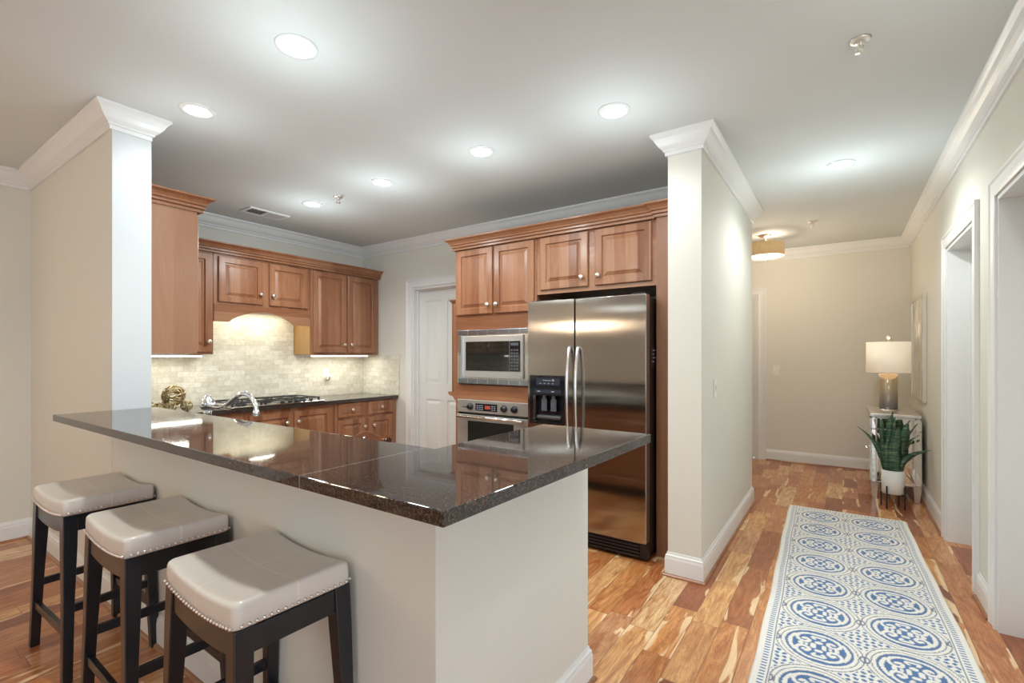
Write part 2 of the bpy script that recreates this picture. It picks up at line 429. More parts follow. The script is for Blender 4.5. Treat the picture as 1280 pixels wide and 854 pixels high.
def window(name, along_x, a0, a1, z0, z1, c, nx):
    r = structroot(name)
    bm = bmesh.new()
    def b(p, q, za, zb, t=.05):
        if along_x: bx(bm, p, q, c-t, c+t, za, zb)
        else: bx(bm, c-t, c+t, p, q, za, zb)
    b(a0, a1, z0, z0+.06); b(a0, a1, z1-.06, z1); b(a0, a0+.06, z0, z1); b(a1-.06, a1, z0, z1)
    for i in range(1, nx): b(a0+(a1-a0)*i/nx-.04, a0+(a1-a0)*i/nx+.04, z0, z1)
    b(a0, a1, (z0+z1)/2-.02, (z0+z1)/2+.02, .03)
    obj('window_frame', bm, 'trim', r)
window('window_1', False, *W2, 3.28, 3); window('window_2', True, *W1, -5.1, 3)

o = struct('trim_2', box(XS, XS+.006, YS0-.001, YS1+.012, .0, CEIL-.12), 'white_paint')
# peninsula half wall
bm = bmesh.new()
prism(bm, [(XS, YS0), (-.885, YS0), (-.885, 1.85), (-1.02, 1.85), (-1.02, 1.065), (XS, 1.065)], 0, 1.036)
struct('wall_peninsula', bm, 'wall')

# crown moulding
c_ = CEIL
cp = [(0, c_), (.088, c_), (.088, c_-.014), (.080, c_-.020), (.070, c_-.030), (.060, c_-.050), (.046, c_-.070), (.030, c_-.084), (.024, c_-.088), (.024, c_-.096), (.014, c_-.102), (.014, c_-.122), (0, c_-.122)]
runs = [[(XL, -5), (XL, YS0), (XS, YS0), (XS, YS1), (XL, YS1), (XL, YN), (XP0, YN), (XP0, YP), (XP1, YP), (XP1, YF), (-2.6, YF), (-2.6, YB), (XR, YB), (XR, 1.4), (3.2, 1.4), (3.2, -5)]]
bm = bmesh.new(); sweep(bm, cp, runs[0], closed=True); struct('trim_1', bm, 'trim')
bp = [(0, 0), (.016, 0), (.016, .105), (.013, .118), (.013, .126), (.007, .134), (.004, .146), (0, .146)]
sp = [(.016, 0), (.030, 0), (.029, .008), (.024, .014), (.016, .017)]
def base(name, path):
    bm = bmesh.new(); sweep(bm, bp, path); o = struct(name, bm, 'trim')
    bm = bmesh.new(); sweep(bm, sp, path); obj('shoe_moulding', bm, 'cherry_h', o)
base('baseboard_left', [(XL, -5), (XL, YS0), (-.885, YS0), (-.885, 1.85), (-1.02, 1.85)])
base('baseboard_partition', [(XP0, 3.25), (XP0, YP), (XP1, YP), (XP1, YF), (-2.6, YF), (-2.6, YB), (HD[0]-.1, YB)])
base('baseboard_hall_end', [(HD[1]+.1, YB), (XR, YB), (XR, D1[1]+.1)])
base('baseboard_right', [(XR, D1[0]-.1), (XR, D2[1]+.1)])
base('baseboard_living', [(XR, D2[0]-.1), (XR, 1.4), (3.2, 1.4), (3.2, -5), (XL, -5)])

def door_unit(name, loc, rotz, wdt, h, wall_t, slab_y, panels, knob_side=1, knob=True, slab=True):
    """local: opening x 0..wdt, front of the wall at y=0, wall behind towards +y"""
    r = structroot(name, loc, rotz)
    bm = bmesh.new(); cw = .092
    prof = [(0, 0), (cw, 0), (cw, .022), (cw-.012, .022), (cw-.022, .016), (.03, .013), (.012, .018), (0, .014)]
    # casing swept round the opening: offset outward, thickness toward the viewer
    pth = [(0, 0), (0, h), (wdt, h), (wdt, 0)]; rings = []
    for i, (x, z) in enumerate(pth):
        sx = -1 if x == 0 else 1; up = 1 if z else 0
        rings.append([bm.verts.new((x+sx*(d+.004), -t_, z+up*(d+.004))) for d, t_ in prof])
    for a, b in zip(rings, rings[1:]):
        for j in range(len(prof)): bm.faces.new((a[j], a[(j+1) % len(prof)], b[(j+1) % len(prof)], b[j]))
    bm.faces.new(rings[0]); bm.faces.new(rings[-1])
    obj('door_casing', bm, 'trim', r)
    bm = bmesh.new(); tj = .02
    bx(bm, 0, tj, -.004, wall_t, 0, h); bx(bm, wdt-tj, wdt, -.004, wall_t, 0, h); bx(bm, tj, wdt-tj, -.004, wall_t, h-tj, h)
    s0 = slab_y-.035
    bx(bm, tj, tj+.012, s0, slab_y, 0, h-tj); bx(bm, wdt-tj-.012, wdt-tj, s0, slab_y, 0, h-tj); bx(bm, tj+.012, wdt-tj-.012, s0, slab_y, h-tj-.012, h-tj)
    obj('door_jamb', bm, 'trim', r)
    if slab:
        x0, x1, z0, z1 = tj+.003, wdt-tj-.003, .008, h-tj-.003
        y0 = slab_y+.001
        bm = bmesh.new(); bx(bm, x0, x1, y0+.008, y0+.04, z0, z1)
        rects = []
        for (a, b, c, d) in panels: rects.append((x0+a*(x1-x0), x0+b*(x1-x0), z0+c*(z1-z0), z0+d*(z1-z0)))
        # stiles and rails in front of the recessed field
        zs = sorted({z0, z1} | {q for r_ in rects for q in r_[2:]}); xs = sorted({x0, x1} | {q for r_ in rects for q in r_[:2]})
        for i in range(len(xs)-1):
            for j in range(len(zs)-1):
                cx, cz = (xs[i]+xs[i+1])/2, (zs[j]+zs[j+1])/2
                if not any(a < cx < b and c < cz < d for a, b, c, d in rects):
                    bx(bm, xs[i], xs[i+1], y0, y0+.01, zs[j], zs[j+1])
        for (a, b, c, d) in rects:
            q = [(a+.012, y0+.009, c+.012), (b-.012, y0+.009, c+.012), (b-.012, y0+.009, d-.012), (a+.012, y0+.009, d-.012)]
            p = [(a+.05, y0+.001, c+.05), (b-.05, y0+.001, c+.05), (b-.05, y0+.001, d-.05), (a+.05, y0+.001, d-.05)]
            q = [bm.verts.new(v) for v in q]; p = [bm.verts.new(v) for v in p]
            for i in range(4): bm.faces.new((q[i], q[(i+1) % 4], p[(i+1) % 4], p[i]))
            bm.faces.new(p)
        so = obj('door_panel', bm, 'door', r)
        if knob:
            kx = x1-.07 if knob_side > 0 else x0+.07
            bm = bmesh.new(); T = Matrix.Translation((kx, y0, .98)) @ Matrix.Rotation(PI/2, 4, 'X')
            lathe(bm, [(.0, 0), (.03, 0), (.03, .006), (.012, .010), (.012, .035), (.026, .045), (.028, .058), (.018, .068), (0, .07)], M4=T)
            if knob == 'lock':
                T = Matrix.Translation((kx, y0, 1.13)) @ Matrix.Rotation(PI/2, 4, 'X')
                lathe(bm, [(0, 0), (.03, 0), (.028, .012), (0, .014)], M4=T)
                bx(bm, kx-.01, kx+.01, y0-.02, y0, .9, 1.05)
            obj('door_knob', bm, 'nickel', so)
    return r
P4 = [(.14, .44, .055, .40), (.56, .86, .055, .40), (.14, .44, .49, .94), (.56, .86, .49, .94)]
door_unit('door_1', (KD[0], YN, 0), 0, KD[1]-KD[0], KD[3], .14, .085, P4)
door_unit('door_2', (HD[0], YB, 0), 0, HD[1]-HD[0], HD[3], .14, .05, P4, knob='lock')
door_unit('door_3', (XR, D1[1], 0), -PI/2, D1[1]-D1[0], D1[3], .2, .15, P4, -1, knob=False)
door_unit('door_4', (XR, D2[1], 0), -PI/2, D2[1]-D2[0], D2[3], .2, .15, P4, -1, knob=False)

# ------------------------------------------------------------ ceiling fittings
def build_can(label, x, y, on=CAN):
    r = thing('recessed_light', label, 'ceiling light', (x, y, CEIL), 0, 'recessed ceiling lights')
    bm = bmesh.new(); lathe(bm, [(.064, -.004), (.066, -.009), (.088, -.006), (.090, 0), (.064, 0), (.064, -.004)][:5], seg=32)
    obj('trim_ring', bm, 'trim', r)
    bm = bmesh.new(); lathe(bm, [(0, -.007), (.05, -.006), (.063, -.003), (.063, -.0005), (0, -.0005)], seg=32); obj('lens', bm, 'can_glow', r)
    l = bpy.data.lights.new('can_light', 'SPOT'); l.energy = on; l.spot_size = 2.7; l.spot_blend = .55; l.shadow_soft_size = .06; l.color = (.95, 1, .98)
    lo = bpy.data.objects.new('can_light', l); C.objects.link(lo); lo.parent = r; lo.location = (0, 0, -.03)
    g = bpy.data.lights.new('lens_glow', 'POINT'); g.energy = FILL; g.shadow_soft_size = .06; g.color = (.82, .96, 1)  # added fill light hanging free below the can, brightens the ceiling evenly
    go = bpy.data.objects.new('lens_glow', g); C.objects.link(go); go.parent = r; go.location = (0, 0, -.40)
    return r
def place_can(x, y, label, k=1.0, g=1.0, warm=False):
    o = dup(c0, (x, y, CEIL), label=label)
    for c in o.children:
        if c.type != 'LIGHT': continue
        c.data = c.data.copy()
        if c.data.type == 'SPOT':
            c.data.energy = CAN*k
            if warm: c.data.color = (1, .80, .60)
        else: c.data.energy = FILL*g
c0 = build_can('large recessed light nearest the camera, upper left of the ceiling', -1.99, 1.21)
for lab, x, y in [('recessed light beside the crown of the white column', -2.96, 1.21),
                  ('recessed light above the refrigerator, rightmost over the kitchen', -1.05, 2.53),
                  ('recessed light near the middle of the ceiling, right of two others in its row', -1.99, 2.53),
                  ('small recessed light third from the right in the far kitchen row', -2.99, 2.54),
                  ('small recessed light beside the ceiling vent', -3.93, 2.54),
                  ('recessed light in the hallway ceiling', -.01, 4.15)]:
    place_can(x, y, lab, *((1.7, 1.2) if x > -.5 else (.35, .6) if y < 2 and x < -2.5 else (.8, 1) if x > -1.5 else (1.55, 1.1) if x < -2.5 else (1, 1)))
for x, y in [(-1.70, .85), (.45, 1.9), (-3.9, -.9), (-1.0, -1.6), (.9, -.6), (-1.0, -3.4), (-3.6, -3.2), (1.8, -3.2)]:  # unseen cans added out of frame to brighten stools, hall floor and living room
    place_can(x, y, 'recessed light in the living room ceiling behind the viewer', *((2.9, .4) if x == -1.70 else (.9, .6) if y > 0 else (.18, .6, True)))
def sprinkler(x, y, label):
    r = thing('fire_sprinkler', label, 'sprinkler', (x, y, CEIL), .4, 'fire sprinklers')
    bm = bmesh.new(); lathe(bm, [(0, -.012), (.018, -.012), (.036, -.006), (.042, 0), (0, 0)]); obj('escutcheon', bm, 'nickel', r)
    bm = bmesh.new()
    lathe(bm, [(.010, -.01), (.010, -.022), (.006, -.024)], seg=12)
    for s in (-1, 1): tube(bm, [(s*.009, 0, -.02), (s*.014, 0, -.032), (s*.010, 0, -.046), (0, 0, -.05)], .0025, 6)
    lathe(bm, [(0, -.05), (.02, -.051), (.02, -.054), (0, -.055)], seg=16); lathe(bm, [(0, -.02), (.003, -.02), (.003, -.05), (0, -.05)], seg=8)
    obj('sprinkler_head', bm, 'nickel', r)
sprinkler(.063, 2.57, 'metal fire sprinkler near the top right of the ceiling')
sprinkler(-3.573, 2.555, 'small dark fire sprinkler between two kitchen ceiling lights')
sprinkler(-.249, 5.769, 'fire sprinkler in the hallway beyond the ceiling light')
r = thing('ceiling_vent', 'rectangular white air vent in the kitchen ceiling', 'vent', (-4.56, 2.45, CEIL))
bm = bmesh.new()
for a in ((-.1, .1, -.19, -.165), (-.1, .1, .165, .19), (-.1, -.08, -.165, .165), (.08, .1, -.165, .165), (-.08, .08, -.01, .01)): bx(bm, a[0], a[1], a[2], a[3], -.012, 0)
obj('vent_frame', bm, 'trim', r)
bm = bmesh.new(); bx(bm, -.08, .08, -.165, .165, -.002, -.0005); obj('vent_duct', bm, 'dark_void', r)
bm = bmesh.new()
for half, ang in ((-1, .5), (1, -1.0)):
    for i in range(10):
        y = half*.088-.068+i*.0151; vs = bx(bm, -.079, .079, -.0065, .0065, -.0008, .0008)
        bmesh.ops.rotate(bm, verts=vs, cent=(0, 0, 0), matrix=Matrix.Rotation(ang, 3, 'X')); bmesh.ops.translate(bm, verts=vs, vec=(0, y, -.0085))
obj('vent_louvres', bm, 'trim', r)
# drum pendant
r = thing('drum_ceiling_light', 'tan fabric drum ceiling light glowing at the end of the hallway', 'ceiling light', (-.72, 6.12, CEIL))
bm = bmesh.new(); lathe(bm, [(0, -.03), (.03, -.028), (.065, -.012), (.068, 0), (0, 0)]); lathe(bm, [(0, -.10), (.009, -.1), (.009, -.02), (0, -.02)], seg=12)
obj('canopy', bm, 'nickel', r)
bm = bmesh.new(); lathe(bm, [(.19, -.10), (.19, -.245), (.186, -.245), (.186, -.10), (.19, -.10)], seg=48); obj('drum_shade', bm, 'burlap', r)
bm = bmesh.new(); lathe(bm, [(0, -.250), (.12, -.248), (.184, -.240), (.184, -.235), (0, -.235)], seg=40); obj('diffuser', bm, 'bulb_glow', r)
bm = bmesh.new(); lathe(bm, [(0, -.285), (.008, -.28), (.012, -.27), (.006, -.26), (.014, -.252), (0, -.249)], seg=14); obj('finial', bm, 'nickel', r)
l = bpy.data.lights.new('drum_bulb', 'POINT'); l.energy = 9; l.color = (1, .86, .68); l.shadow_soft_size = .08
lo = bpy.data.objects.new('drum_bulb', l); C.objects.link(lo); lo.parent = r; lo.location = (.03, 0, -.085)
l = bpy.data.lights.new('drum_downlight', 'POINT'); l.energy = 20; l.color = (1, .83, .62); l.shadow_soft_size = .1
lo = bpy.data.objects.new('drum_downlight', l); C.objects.link(lo); lo.parent = r; lo.location = (0, 0, -.36)

r = thing('chandelier', 'warm glowing chandelier over the dining area behind the viewer', 'chandelier', (-3.8, -1.6, CEIL))  # added out of view to warm the left wall and streak the refrigerator
bm = bmesh.new(); tube(bm, [(0, 0, 0), (0, 0, -.95)], .008, 8); lathe(bm, [(0, -.03), (.06, -.02), (.065, 0), (0, 0)]); lathe(bm, [(0, -1.02), (.03, -1.0), (.045, -.95), (.02, -.86), (0, -.85)], seg=16); obj('stem', bm, 'nickel', r)
for i in range(6):
    a = i*PI/3; ca_, sa_ = math.cos(a), math.sin(a)
    bm = bmesh.new(); tube(bm, spline([(.03*ca_, .03*sa_, -.96), (.18*ca_, .18*sa_, -1.03), (.32*ca_, .32*sa_, -.98), (.34*ca_, .34*sa_, -.92)], 5), .008, 8); obj('arm', bm, 'nickel', r)
    bm = bmesh.new(); lathe(bm, [(0, -.92), (.03, -.92), (.045, -.84), (.05, -.78), (.047, -.78), (0, -.90)], .34*ca_, .34*sa_, seg=16); obj('glass_shade', bm, 'chandelier_glow', r)
l = bpy.data.lights.new('chandelier_bulbs', 'POINT'); l.energy = 2; l.color = (1, .72, .46); l.shadow_soft_size = .3
lo = bpy.data.objects.new('chandelier_bulbs', l); C.objects.link(lo); lo.parent = r; lo.location = (0, 0, -.72)

# ------------------------------------------------------------ cabinets
def panel_door(wd, h, t=.02, st=.055):
    """raised-panel door, local x 0..wd, z 0..h, front at y=-t"""
    bm = bmesh.new()
    loops = [(0, 0), (0, -t+.004), (.004, -t), (st-.004, -t), (st, -t+.004), (st+.002, -t+.013), (st+.011, -t+.013), (st+.034, -t+.003), (st+.036, -t+.0005), (st+.04, -t+.0005)]
    if min(wd, h) < 2*(st+.05):
        s2 = min(wd, h)*.22; loops = [(0, 0), (0, -t+.004), (.004, -t), (s2, -t), (s2+.002, -t+.004), (s2+.006, -t+.004), (s2+.016, -t+.0005)]
    R = [[bm.verts.new(p) for p in ((d, y, d), (wd-d, y, d), (wd-d, y, h-d), (d, y, h-d))] for d, y in loops]
    for a, b in zip(R, R[1:]):
        for i in range(4): bm.faces.new((a[i], a[(i+1) % 4], b[(i+1) % 4], b[i]))
    bm.faces.new(R[-1]); bm.faces.new(R[0]); return bm
def knob_bm():
    bm = bmesh.new(); lathe(bm, [(0, 0), (.010, 0), (.009, .010), (.011, .014), (.019, .019), (.020, .025), (.015, .032), (0, .035)], seg=16, M4=Matrix.Rotation(PI/2, 4, 'X')); return bm
def add_door(root, x0, x1, z0, z1, y, knob=None, name='door', mat='cherry'):
    d = obj(name, panel_door(x1-x0, z1-z0), mat, root, (x0, y, z0))
    if knob: obj('knob', knob_bm(), 'nickel', d, (knob[0]-x0, -.02, knob[1]-z0))
    return d
# --- upper cabinets on the range wall (local x = world y, face toward +x world)
FX = -4.76   # carcass front; doors add 20 mm
def rw(name, label, y0): return thing(name, label, 'cabinet', (FX, y0, 0), PI/2)
UB, UT = 1.385, 2.34
r = rw('upper_cabinet', 'narrow cherry wall cabinet between the corner cabinet and the range hood', 1.12)
obj('body', box(0, .955, 0, .305, UB, UT), 'cherry', r); add_door(r, .40, .935, UB+.02, 2.30, 0, (.905, 1.50))
r = rw('range_hood_cabinet', 'cherry cabinet above the cooktop with an arched valance', 2.08)
bm = bmesh.new(); bx(bm, 0, .965, .02, .298, 1.86, UT)
bx(bm, 0, .965, 0, .02, 1.855, UT)
obj('body', bm, 'cherry', r)
add_door(r, .035, .447, 1.875, 2.295, 0, (.42, 1.975)); add_door(r, .510, .93, 1.875, 2.295, 0, (.545, 1.975))
bm = bmesh.new(); pts = [(0, 1.855), (0, 1.69), (.13, 1.69)]
for i in range(21):
    a = i/20; pts.append((.13+.66*a, 1.69+.11*math.sin(PI*a)**.75 if 0 < a < 1 else 1.69))
pts += [(.965, 1.69), (.965, 1.855)]
f0 = [bm.verts.new((x, -.006, z)) for x, z in pts]; f1 = [bm.verts.new((x, .02, z)) for x, z in pts]
bm.faces.new(f0); bm.faces.new(f1[::-1])
for i in range(len(pts)): j = (i+1) % len(pts); bm.faces.new((f0[i], f0[j], f1[j], f1[i]))
obj('arched_valance', bm, 'cherry_h', r)
obj('hood_liner', box(.02, .945, .03, .30, 1.83, 1.858), 'steel_trim', r)
r = rw('upper_cabinet', 'cherry wall cabinet with two tall doors at the right end of the range wall', 3.05)
obj('body', box(.002, .925, 0, .305, UB, UT), 'cherry', r); obj('side_panel', box(-.003, .002, .004, .305, UB, 1.85), 'maple_in', r)
add_door(r, .03, .452, UB+.02, 2.30, 0, (.415, 1.50)); add_door(r, .478, .875, UB+.02, 2.30, 0, (.51, 1.50))
# --- corner upper cabinet on the back of the stub wall, facing away from the camera
r = thing('upper_cabinet', 'tall cherry wall cabinet beside the white column, seen from its plain side', 'cabinet', (-3.51, 1.43, 0), PI)
obj('body', box(.004, 1.245, 0, .328, UB, UT), 'cherry', r); obj('side_panel', box(0, .004, -.002, .328, UB, UT), 'cherry_panel', r)
for i in range(3): add_door(r, .02+i*.4, .40+i*.4, UB+.02, 2.30, 0, (.37+i*.4, 1.5))
# cabinet crown
def ccrown(path, label):
    bm = bmesh.new()
    pr = [(0, 2.318), (.012, 2.318), (.014, 2.332), (.005, 2.335), (.005, 2.339), (.022, 2.342), (.024, 2.354), (.014, 2.357), (.014, 2.362), (.026, 2.364), (.030, 2.376), (.044, 2.392), (.062, 2.402), (.066, 2.404), (.066, 2.414), (0, 2.414)]
    sweep(bm, pr, path); tag(obj('cabinet_crown_moulding', bm, 'cherry_h'), label, 'moulding')
ccrown([(-3.51, 1.112), (-3.51, 1.452), (-4.66, 1.452)], 'cherry crown moulding on the cabinet beside the white column')
ccrown([(FX+.021, 1.53), (FX+.021, 3.977), (-5.0, 3.977)], 'cherry crown moulding along the tops of the range wall cabinets')
# under-cabinet lights
def strip(x0, x1, y0, y1, label, power):
    r = thing('under_cabinet_light', label, 'light', ((x0+x1)/2, (y0+y1)/2, UB), 0, 'under cabinet lights')
    hx, hy = (x1-x0)/2, (y1-y0)/2
    obj('housing', box(-hx, hx, -hy, hy, -.012, -.0005), 'plate', r); obj('lens', box(-hx+.004, hx-.004, -hy+.004, hy-.004, -.022, -.012), 'strip_glow', r)
    l = bpy.data.lights.new('strip_light', 'AREA'); l.shape = 'RECTANGLE'; l.size = x1-x0; l.size_y = y1-y0; l.energy = power*.75; l.color = (1, .98, .86)
    lo = bpy.data.objects.new('strip_light', l); C.objects.link(lo); lo.parent = r; lo.location = (0, 0, -.026)
strip(-4.86, -4.79, 3.12, 3.85, 'lit under cabinet strip below the two tall right doors', 3.0)
strip(-3.66, -3.59, 1.16, 1.42, 'lit under cabinet strip beside the white column', 1.6)
strip(-4.86, -4.79, 1.5, 2.0, 'lit under cabinet strip below the narrow cabinet left of the hood', 2.0)
l = bpy.data.lights.new('hood_lamp', 'AREA'); l.shape = 'RECTANGLE'; l.size = .12; l.size_y = .7; l.energy = 4.0; l.color = (1, .96, .76)
lo = bpy.data.objects.new('hood_lamp', l); C.objects.link(lo); lo.location = (-4.9, 2.56, 1.82)

# --- fridge wall: face plane y = 3.31
FY = 3.31
TX0, TX1 = -2.90, -2.035
r = thing('tall_oven_cabinet', 'tall cherry cabinet holding the microwave and wall oven', 'cabinet', (TX0, FY, 0))
W_ = TX1-TX0; bm = bmesh.new()
bx(bm, 0, .02, .02, .66, 0, UT); bx(bm, W_-.02, W_, .02, .66, 0, UT); bx(bm, .02, W_-.02, .02, .66, UT-.02, UT); bx(bm, .02, W_-.02, .02, .64, 1.72, 1.74)
bx(bm, .02, W_-.02, .02, .64, 1.04, 1.06); bx(bm, .02, W_-.02, .02, .64, .25, .27); bx(bm, .02, W_-.02, .64, .66, .1, UT-.02)
obj('body', bm, 'cherry_panel', r)
bm = bmesh.new()
bx(bm, 0, .055, 0, .02, .1, 1.72); bx(bm, W_-.055, W_, 0, .02, .1, 1.72); bx(bm, .055, W_-.055, 0, .02, 1.60, 1.72)
bx(bm, .055, W_-.055, 0, .02, .982, 1.115); bx(bm, .055, W_-.055, 0, .02, .1, .285); bx(bm, 0, W_, 0, .02, 1.72, UT)
obj('face_frame', bm, 'cherry_h', r)
add_door(r, .02, .425, 1.735, 2.31, 0, (.39, 1.81)); add_door(r, .445, .845, 1.735, 2.31, 0, (.48, 1.81))
obj('toe_kick', box(.02, W_-.02, .06, .08, 0, .1), 'dark_void', r)
r = thing('fridge_top_cabinet', 'cherry cabinet with two square doors above the refrigerator', 'cabinet', (TX1+.003, FY, 0))
W_ = -1.05-TX1-.006
bm = bmesh.new(); bx(bm, 0, W_, .02, .66, 1.87, UT); bx(bm, 0, W_, 0, .02, 1.862, UT); obj('body', bm, 'cherry_h', r)
add_door(r, .035, .455, 1.895, 2.31, 0, (.41, 1.965)); add_door(r, .515, .94, 1.895, 2.31, 0, (.545, 1.965))
r = obj('refrigerator_side_panel', box(-1.05, XP0-.004, 3.268, 3.975, 0, UT, bev=.002), 'cherry_panel')
tag(r, 'tall cherry gable panel between the refrigerator and the white partition wall', 'cabinet panel')
ccrown([(TX0-.002, 3.975), (TX0-.002, FY-.022), (-1.056, FY-.022), (-1.056, 3.264), (XP0-.004, 3.264)], 'cherry crown moulding above the oven and refrigerator cabinets')
# narrow cabinet on the side of the tall cabinet
r = thing('narrow_side_cabinet', 'narrow cherry shelf cabinet hung on the side of the oven cabinet', 'cabinet', (TX0, 3.45, 0))
obj('body', box(-.172, -.002, 0, .3, 1.03, 1.87, bev=.003), 'cherry', r)
bm = bmesh.new()
for i in range(4): bx(bm, -.174-i*.006, -.002, -.004-i*.006, .3, 1.87+i*.008, 1.878+i*.008)
obj('cap_moulding', bm, 'cherry_h', r)
bm = bmesh.new(); prof = [(-.002, .90), (-.02, .90), (-.03, .925), (-.07, .945), (-.12, .955), (-.14, .985), (-.19, 1.0), (-.20, 1.015), (-.20, 1.03), (-.002, 1.03)]
for y in (0,):
    a = [bm.verts.new((x, -.02, z)) for x, z in prof]; b = [bm.verts.new((x, .3, z)) for x, z in prof]
    bm.faces.new(a); bm.faces.new(b[::-1])
    for i in range(len(prof)): j = (i+1) % len(prof); bm.faces.new((a[i], a[j], b[j], b[i]))
obj('corbel', bm, 'cherry', r)

# --- microwave (trim kit proud of the face frame)
r = thing('built_in_microwave', 'stainless built-in microwave above the wall oven', 'microwave', (TX0, FY, 0))
x0, x1 = .045, .82
bm = bmesh.new(); bx(bm, x0, x1, -.012, -.001, 1.125, 1.597); bx(bm, x0, x0+.045, -.03, -.012, 1.165, 1.555); bx(bm, x1-.045, x1, -.03, -.012, 1.165, 1.555)
obj('trim_kit', bm, 'steel_trim', r, bevel=.003)
for z in (1.555, 1.125):
    bm = bmesh.new(); bx(bm, x0, x1, -.034, -.012, z, z+.042); obj('vent_strip', bm, 'vent_strip', r, bevel=.002)
d = obj('microwave_door', box(x0+.07, x1-.07, -.03, -.013, 1.178, 1.545, bev=.004), 'steel_app', r)
obj('window', box(x0+.10, x1-.205, -.034, -.029, 1.24, 1.495, bev=.001), 'oven_glass', d)
obj('control_panel', box(x1-.20, x1-.095, -.034, -.029, 1.24, 1.495, bev=.001), 'gloss_black', d)
bm = bmesh.new()
for i in range(3):
    for j in range(7): bx(bm, x1-.187+i*.028, x1-.168+i*.028, -.0365, -.034, 1.255+j*.026, 1.269+j*.026)
bx(bm, x1-.187, x1-.112, -.0365, -.034, 1.455, 1.48)
obj('button', bm, plain('button_grey', (.10, .11, .13, 1), .4), d)
# --- wall oven
r = thing('wall_oven', 'stainless wall oven with dark control display below the microwave', 'oven', (TX0, FY, 0))
ox0, ox1 = .045, .815
obj('control_panel', box(ox0, ox1, -.03, -.001, .872, .982, bev=.003), 'steel_app', r)
obj('display', box(.255, .49, -.033, -.0305, .893, .956, bev=.001), 'gloss_black', r)
obj('display_digits', box(.36, .42, -.0345, -.0335, .91, .94), 'screen', r)
mk = plain('display_marks', (.35, .4, .5, 1), .4)
for x0_, nc in ((.27, 3), (.43, 2)):
    bm = bmesh.new()
    for i in range(nc*3): bx(bm, x0_+(i % nc)*.026, x0_+.018+(i % nc)*.026, -.0345, -.0335, .903+(i//nc)*.016, .909+(i//nc)*.016)
    obj('display_marks', bm, mk, r)
for kx in (.20, .565, .67):
    bm = bmesh.new(); lathe(bm, [(0, 0), (.03, 0), (.029, .012), (.022, .014), (.02, .034), (0, .036)], seg=20, M4=Matrix.Translation((kx, -.03, .925)) @ Matrix.Rotation(PI/2, 4, 'X'))
    vs = bx(bm, kx-.004, kx+.004, -.072, -.064, .907, .943); obj('control_knob', bm, 'black', r)
obj('vent_gap', box(ox0+.005, ox1-.005, -.014, -.001, .850, .872), 'black', r)
d = obj('oven_door', box(ox0, ox1, -.032, -.001, .30, .850, bev=.004), 'steel_app', r)
obj('window', box(.17, .66, -.036, -.031, .38, .80, bev=.002), 'oven_glass', d)
bm = bmesh.new(); tube(bm, [(ox0+.03, -.075, .838), (ox1-.03, -.075, .838)], .013, 14)
for x in (ox0+.08, ox1-.08): tube(bm, [(x, -.03, .838), (x, -.07, .838)], .010, 8)
obj('handle', bm, 'steel_bright', d)
bm = bmesh.new()
for i in range(6): bx(bm, .10+i*.009, .106+i*.009, -.0315, -.0302, .915, .921)
obj('badge', bm, 'gloss_black', r)

# --- refrigerator
fx0, fx1, fs, fyf = -1.985, -1.062, -1.588, 3.10
r = thing('refrigerator', 'stainless side-by-side refrigerator with a black ice and water dispenser', 'refrigerator', (fx0, fyf, 0))
FW = fx1-fx0; S = fs-fx0
obj('body', box(.004, FW-.004, .075, .80, .03, 1.765), plain('dark_case', (.022, .016, .013, 1), .45), r)
def fdoor(a, b, cut=None):
    bm = bmesh.new(); z0, z1 = .125, 1.782
    if cut:
        (p, q, c, d) = cut
        bx(bm, a, b, 0, .07, z0, c); bx(bm, a, b, 0, .07, d, z1); bx(bm, a, p, 0, .07, c, d); bx(bm, q, b, 0, .07, c, d); bx(bm, p, q, .055, .07, c, d)
        bmesh.ops.remove_doubles(bm, verts=bm.verts, dist=1e-5)
    else: bx(bm, a, b, 0, .07, z0, z1)
    return obj('door', bm, 'steel', r, bevel=0 if cut else .006)
dl = fdoor(0, S-.004, (.022, .316, .862, 1.222)); dr = fdoor(S+.004, FW)
bm = bmesh.new(); bx(bm, .020, .318, -.006, .0, .860, .878); bx(bm, .020, .040, -.006, 0, .878, 1.224); bx(bm, .298, .318, -.006, 0, .878, 1.224)
bx(bm, .040, .298, -.008, .03, 1.075, 1.224); bx(bm, .04, .298, .048, .054, .878, 1.075); bx(bm, .04, .298, .0, .054, .862, .878)
obj('dispenser_surround', bm, 'gloss_black', dl)
bm = bmesh.new(); bx(bm, .08, .28, -.0095, -.0082, 1.15, 1.205); bx(bm, .07, .29, -.0095, -.0082, 1.092, 1.118); obj('dispenser_panel', bm, plain('dispenser_panel', (.03, .035, .05, 1), .15), dl)
pm = plain('pale_marks', (.5, .52, .58, 1), .4)
bm = bmesh.new()
for i in range(5): bx(bm, .14+i*.014, .149+i*.014, -.0105, -.0096, 1.185, 1.189)
bx(bm, .212, .24, -.0105, -.0096, 1.185, 1.1875); bx(bm, .222, .228, -.0105, -.0096, 1.184, 1.198); obj('dispenser_badge', bm, pm, dl)
for i in range(4): obj('dispenser_legend', box(.11+i*.035, .125+i*.035, -.0105, -.0096, 1.163, 1.166), pm, dl)
for i in (0, 1): obj('dispenser_indicator', box(.09+i*.12, .115+i*.12, -.0105, -.0096, 1.102, 1.107), pm, dl)
for cx in (.135, .215):
    bm = bmesh.new(); vs = bx(bm, cx-.024, cx+.024, .012, .02, .955, 1.045, bev=.005); bx(bm, cx-.012, cx+.012, .01, .03, 1.03, 1.075)
    bx(bm, cx-.018, cx+.018, .008, .013, .985, 1.01); obj('dispenser_paddle', bm, plain('paddle_grey', (.10, .11, .13, 1), .25), dl)
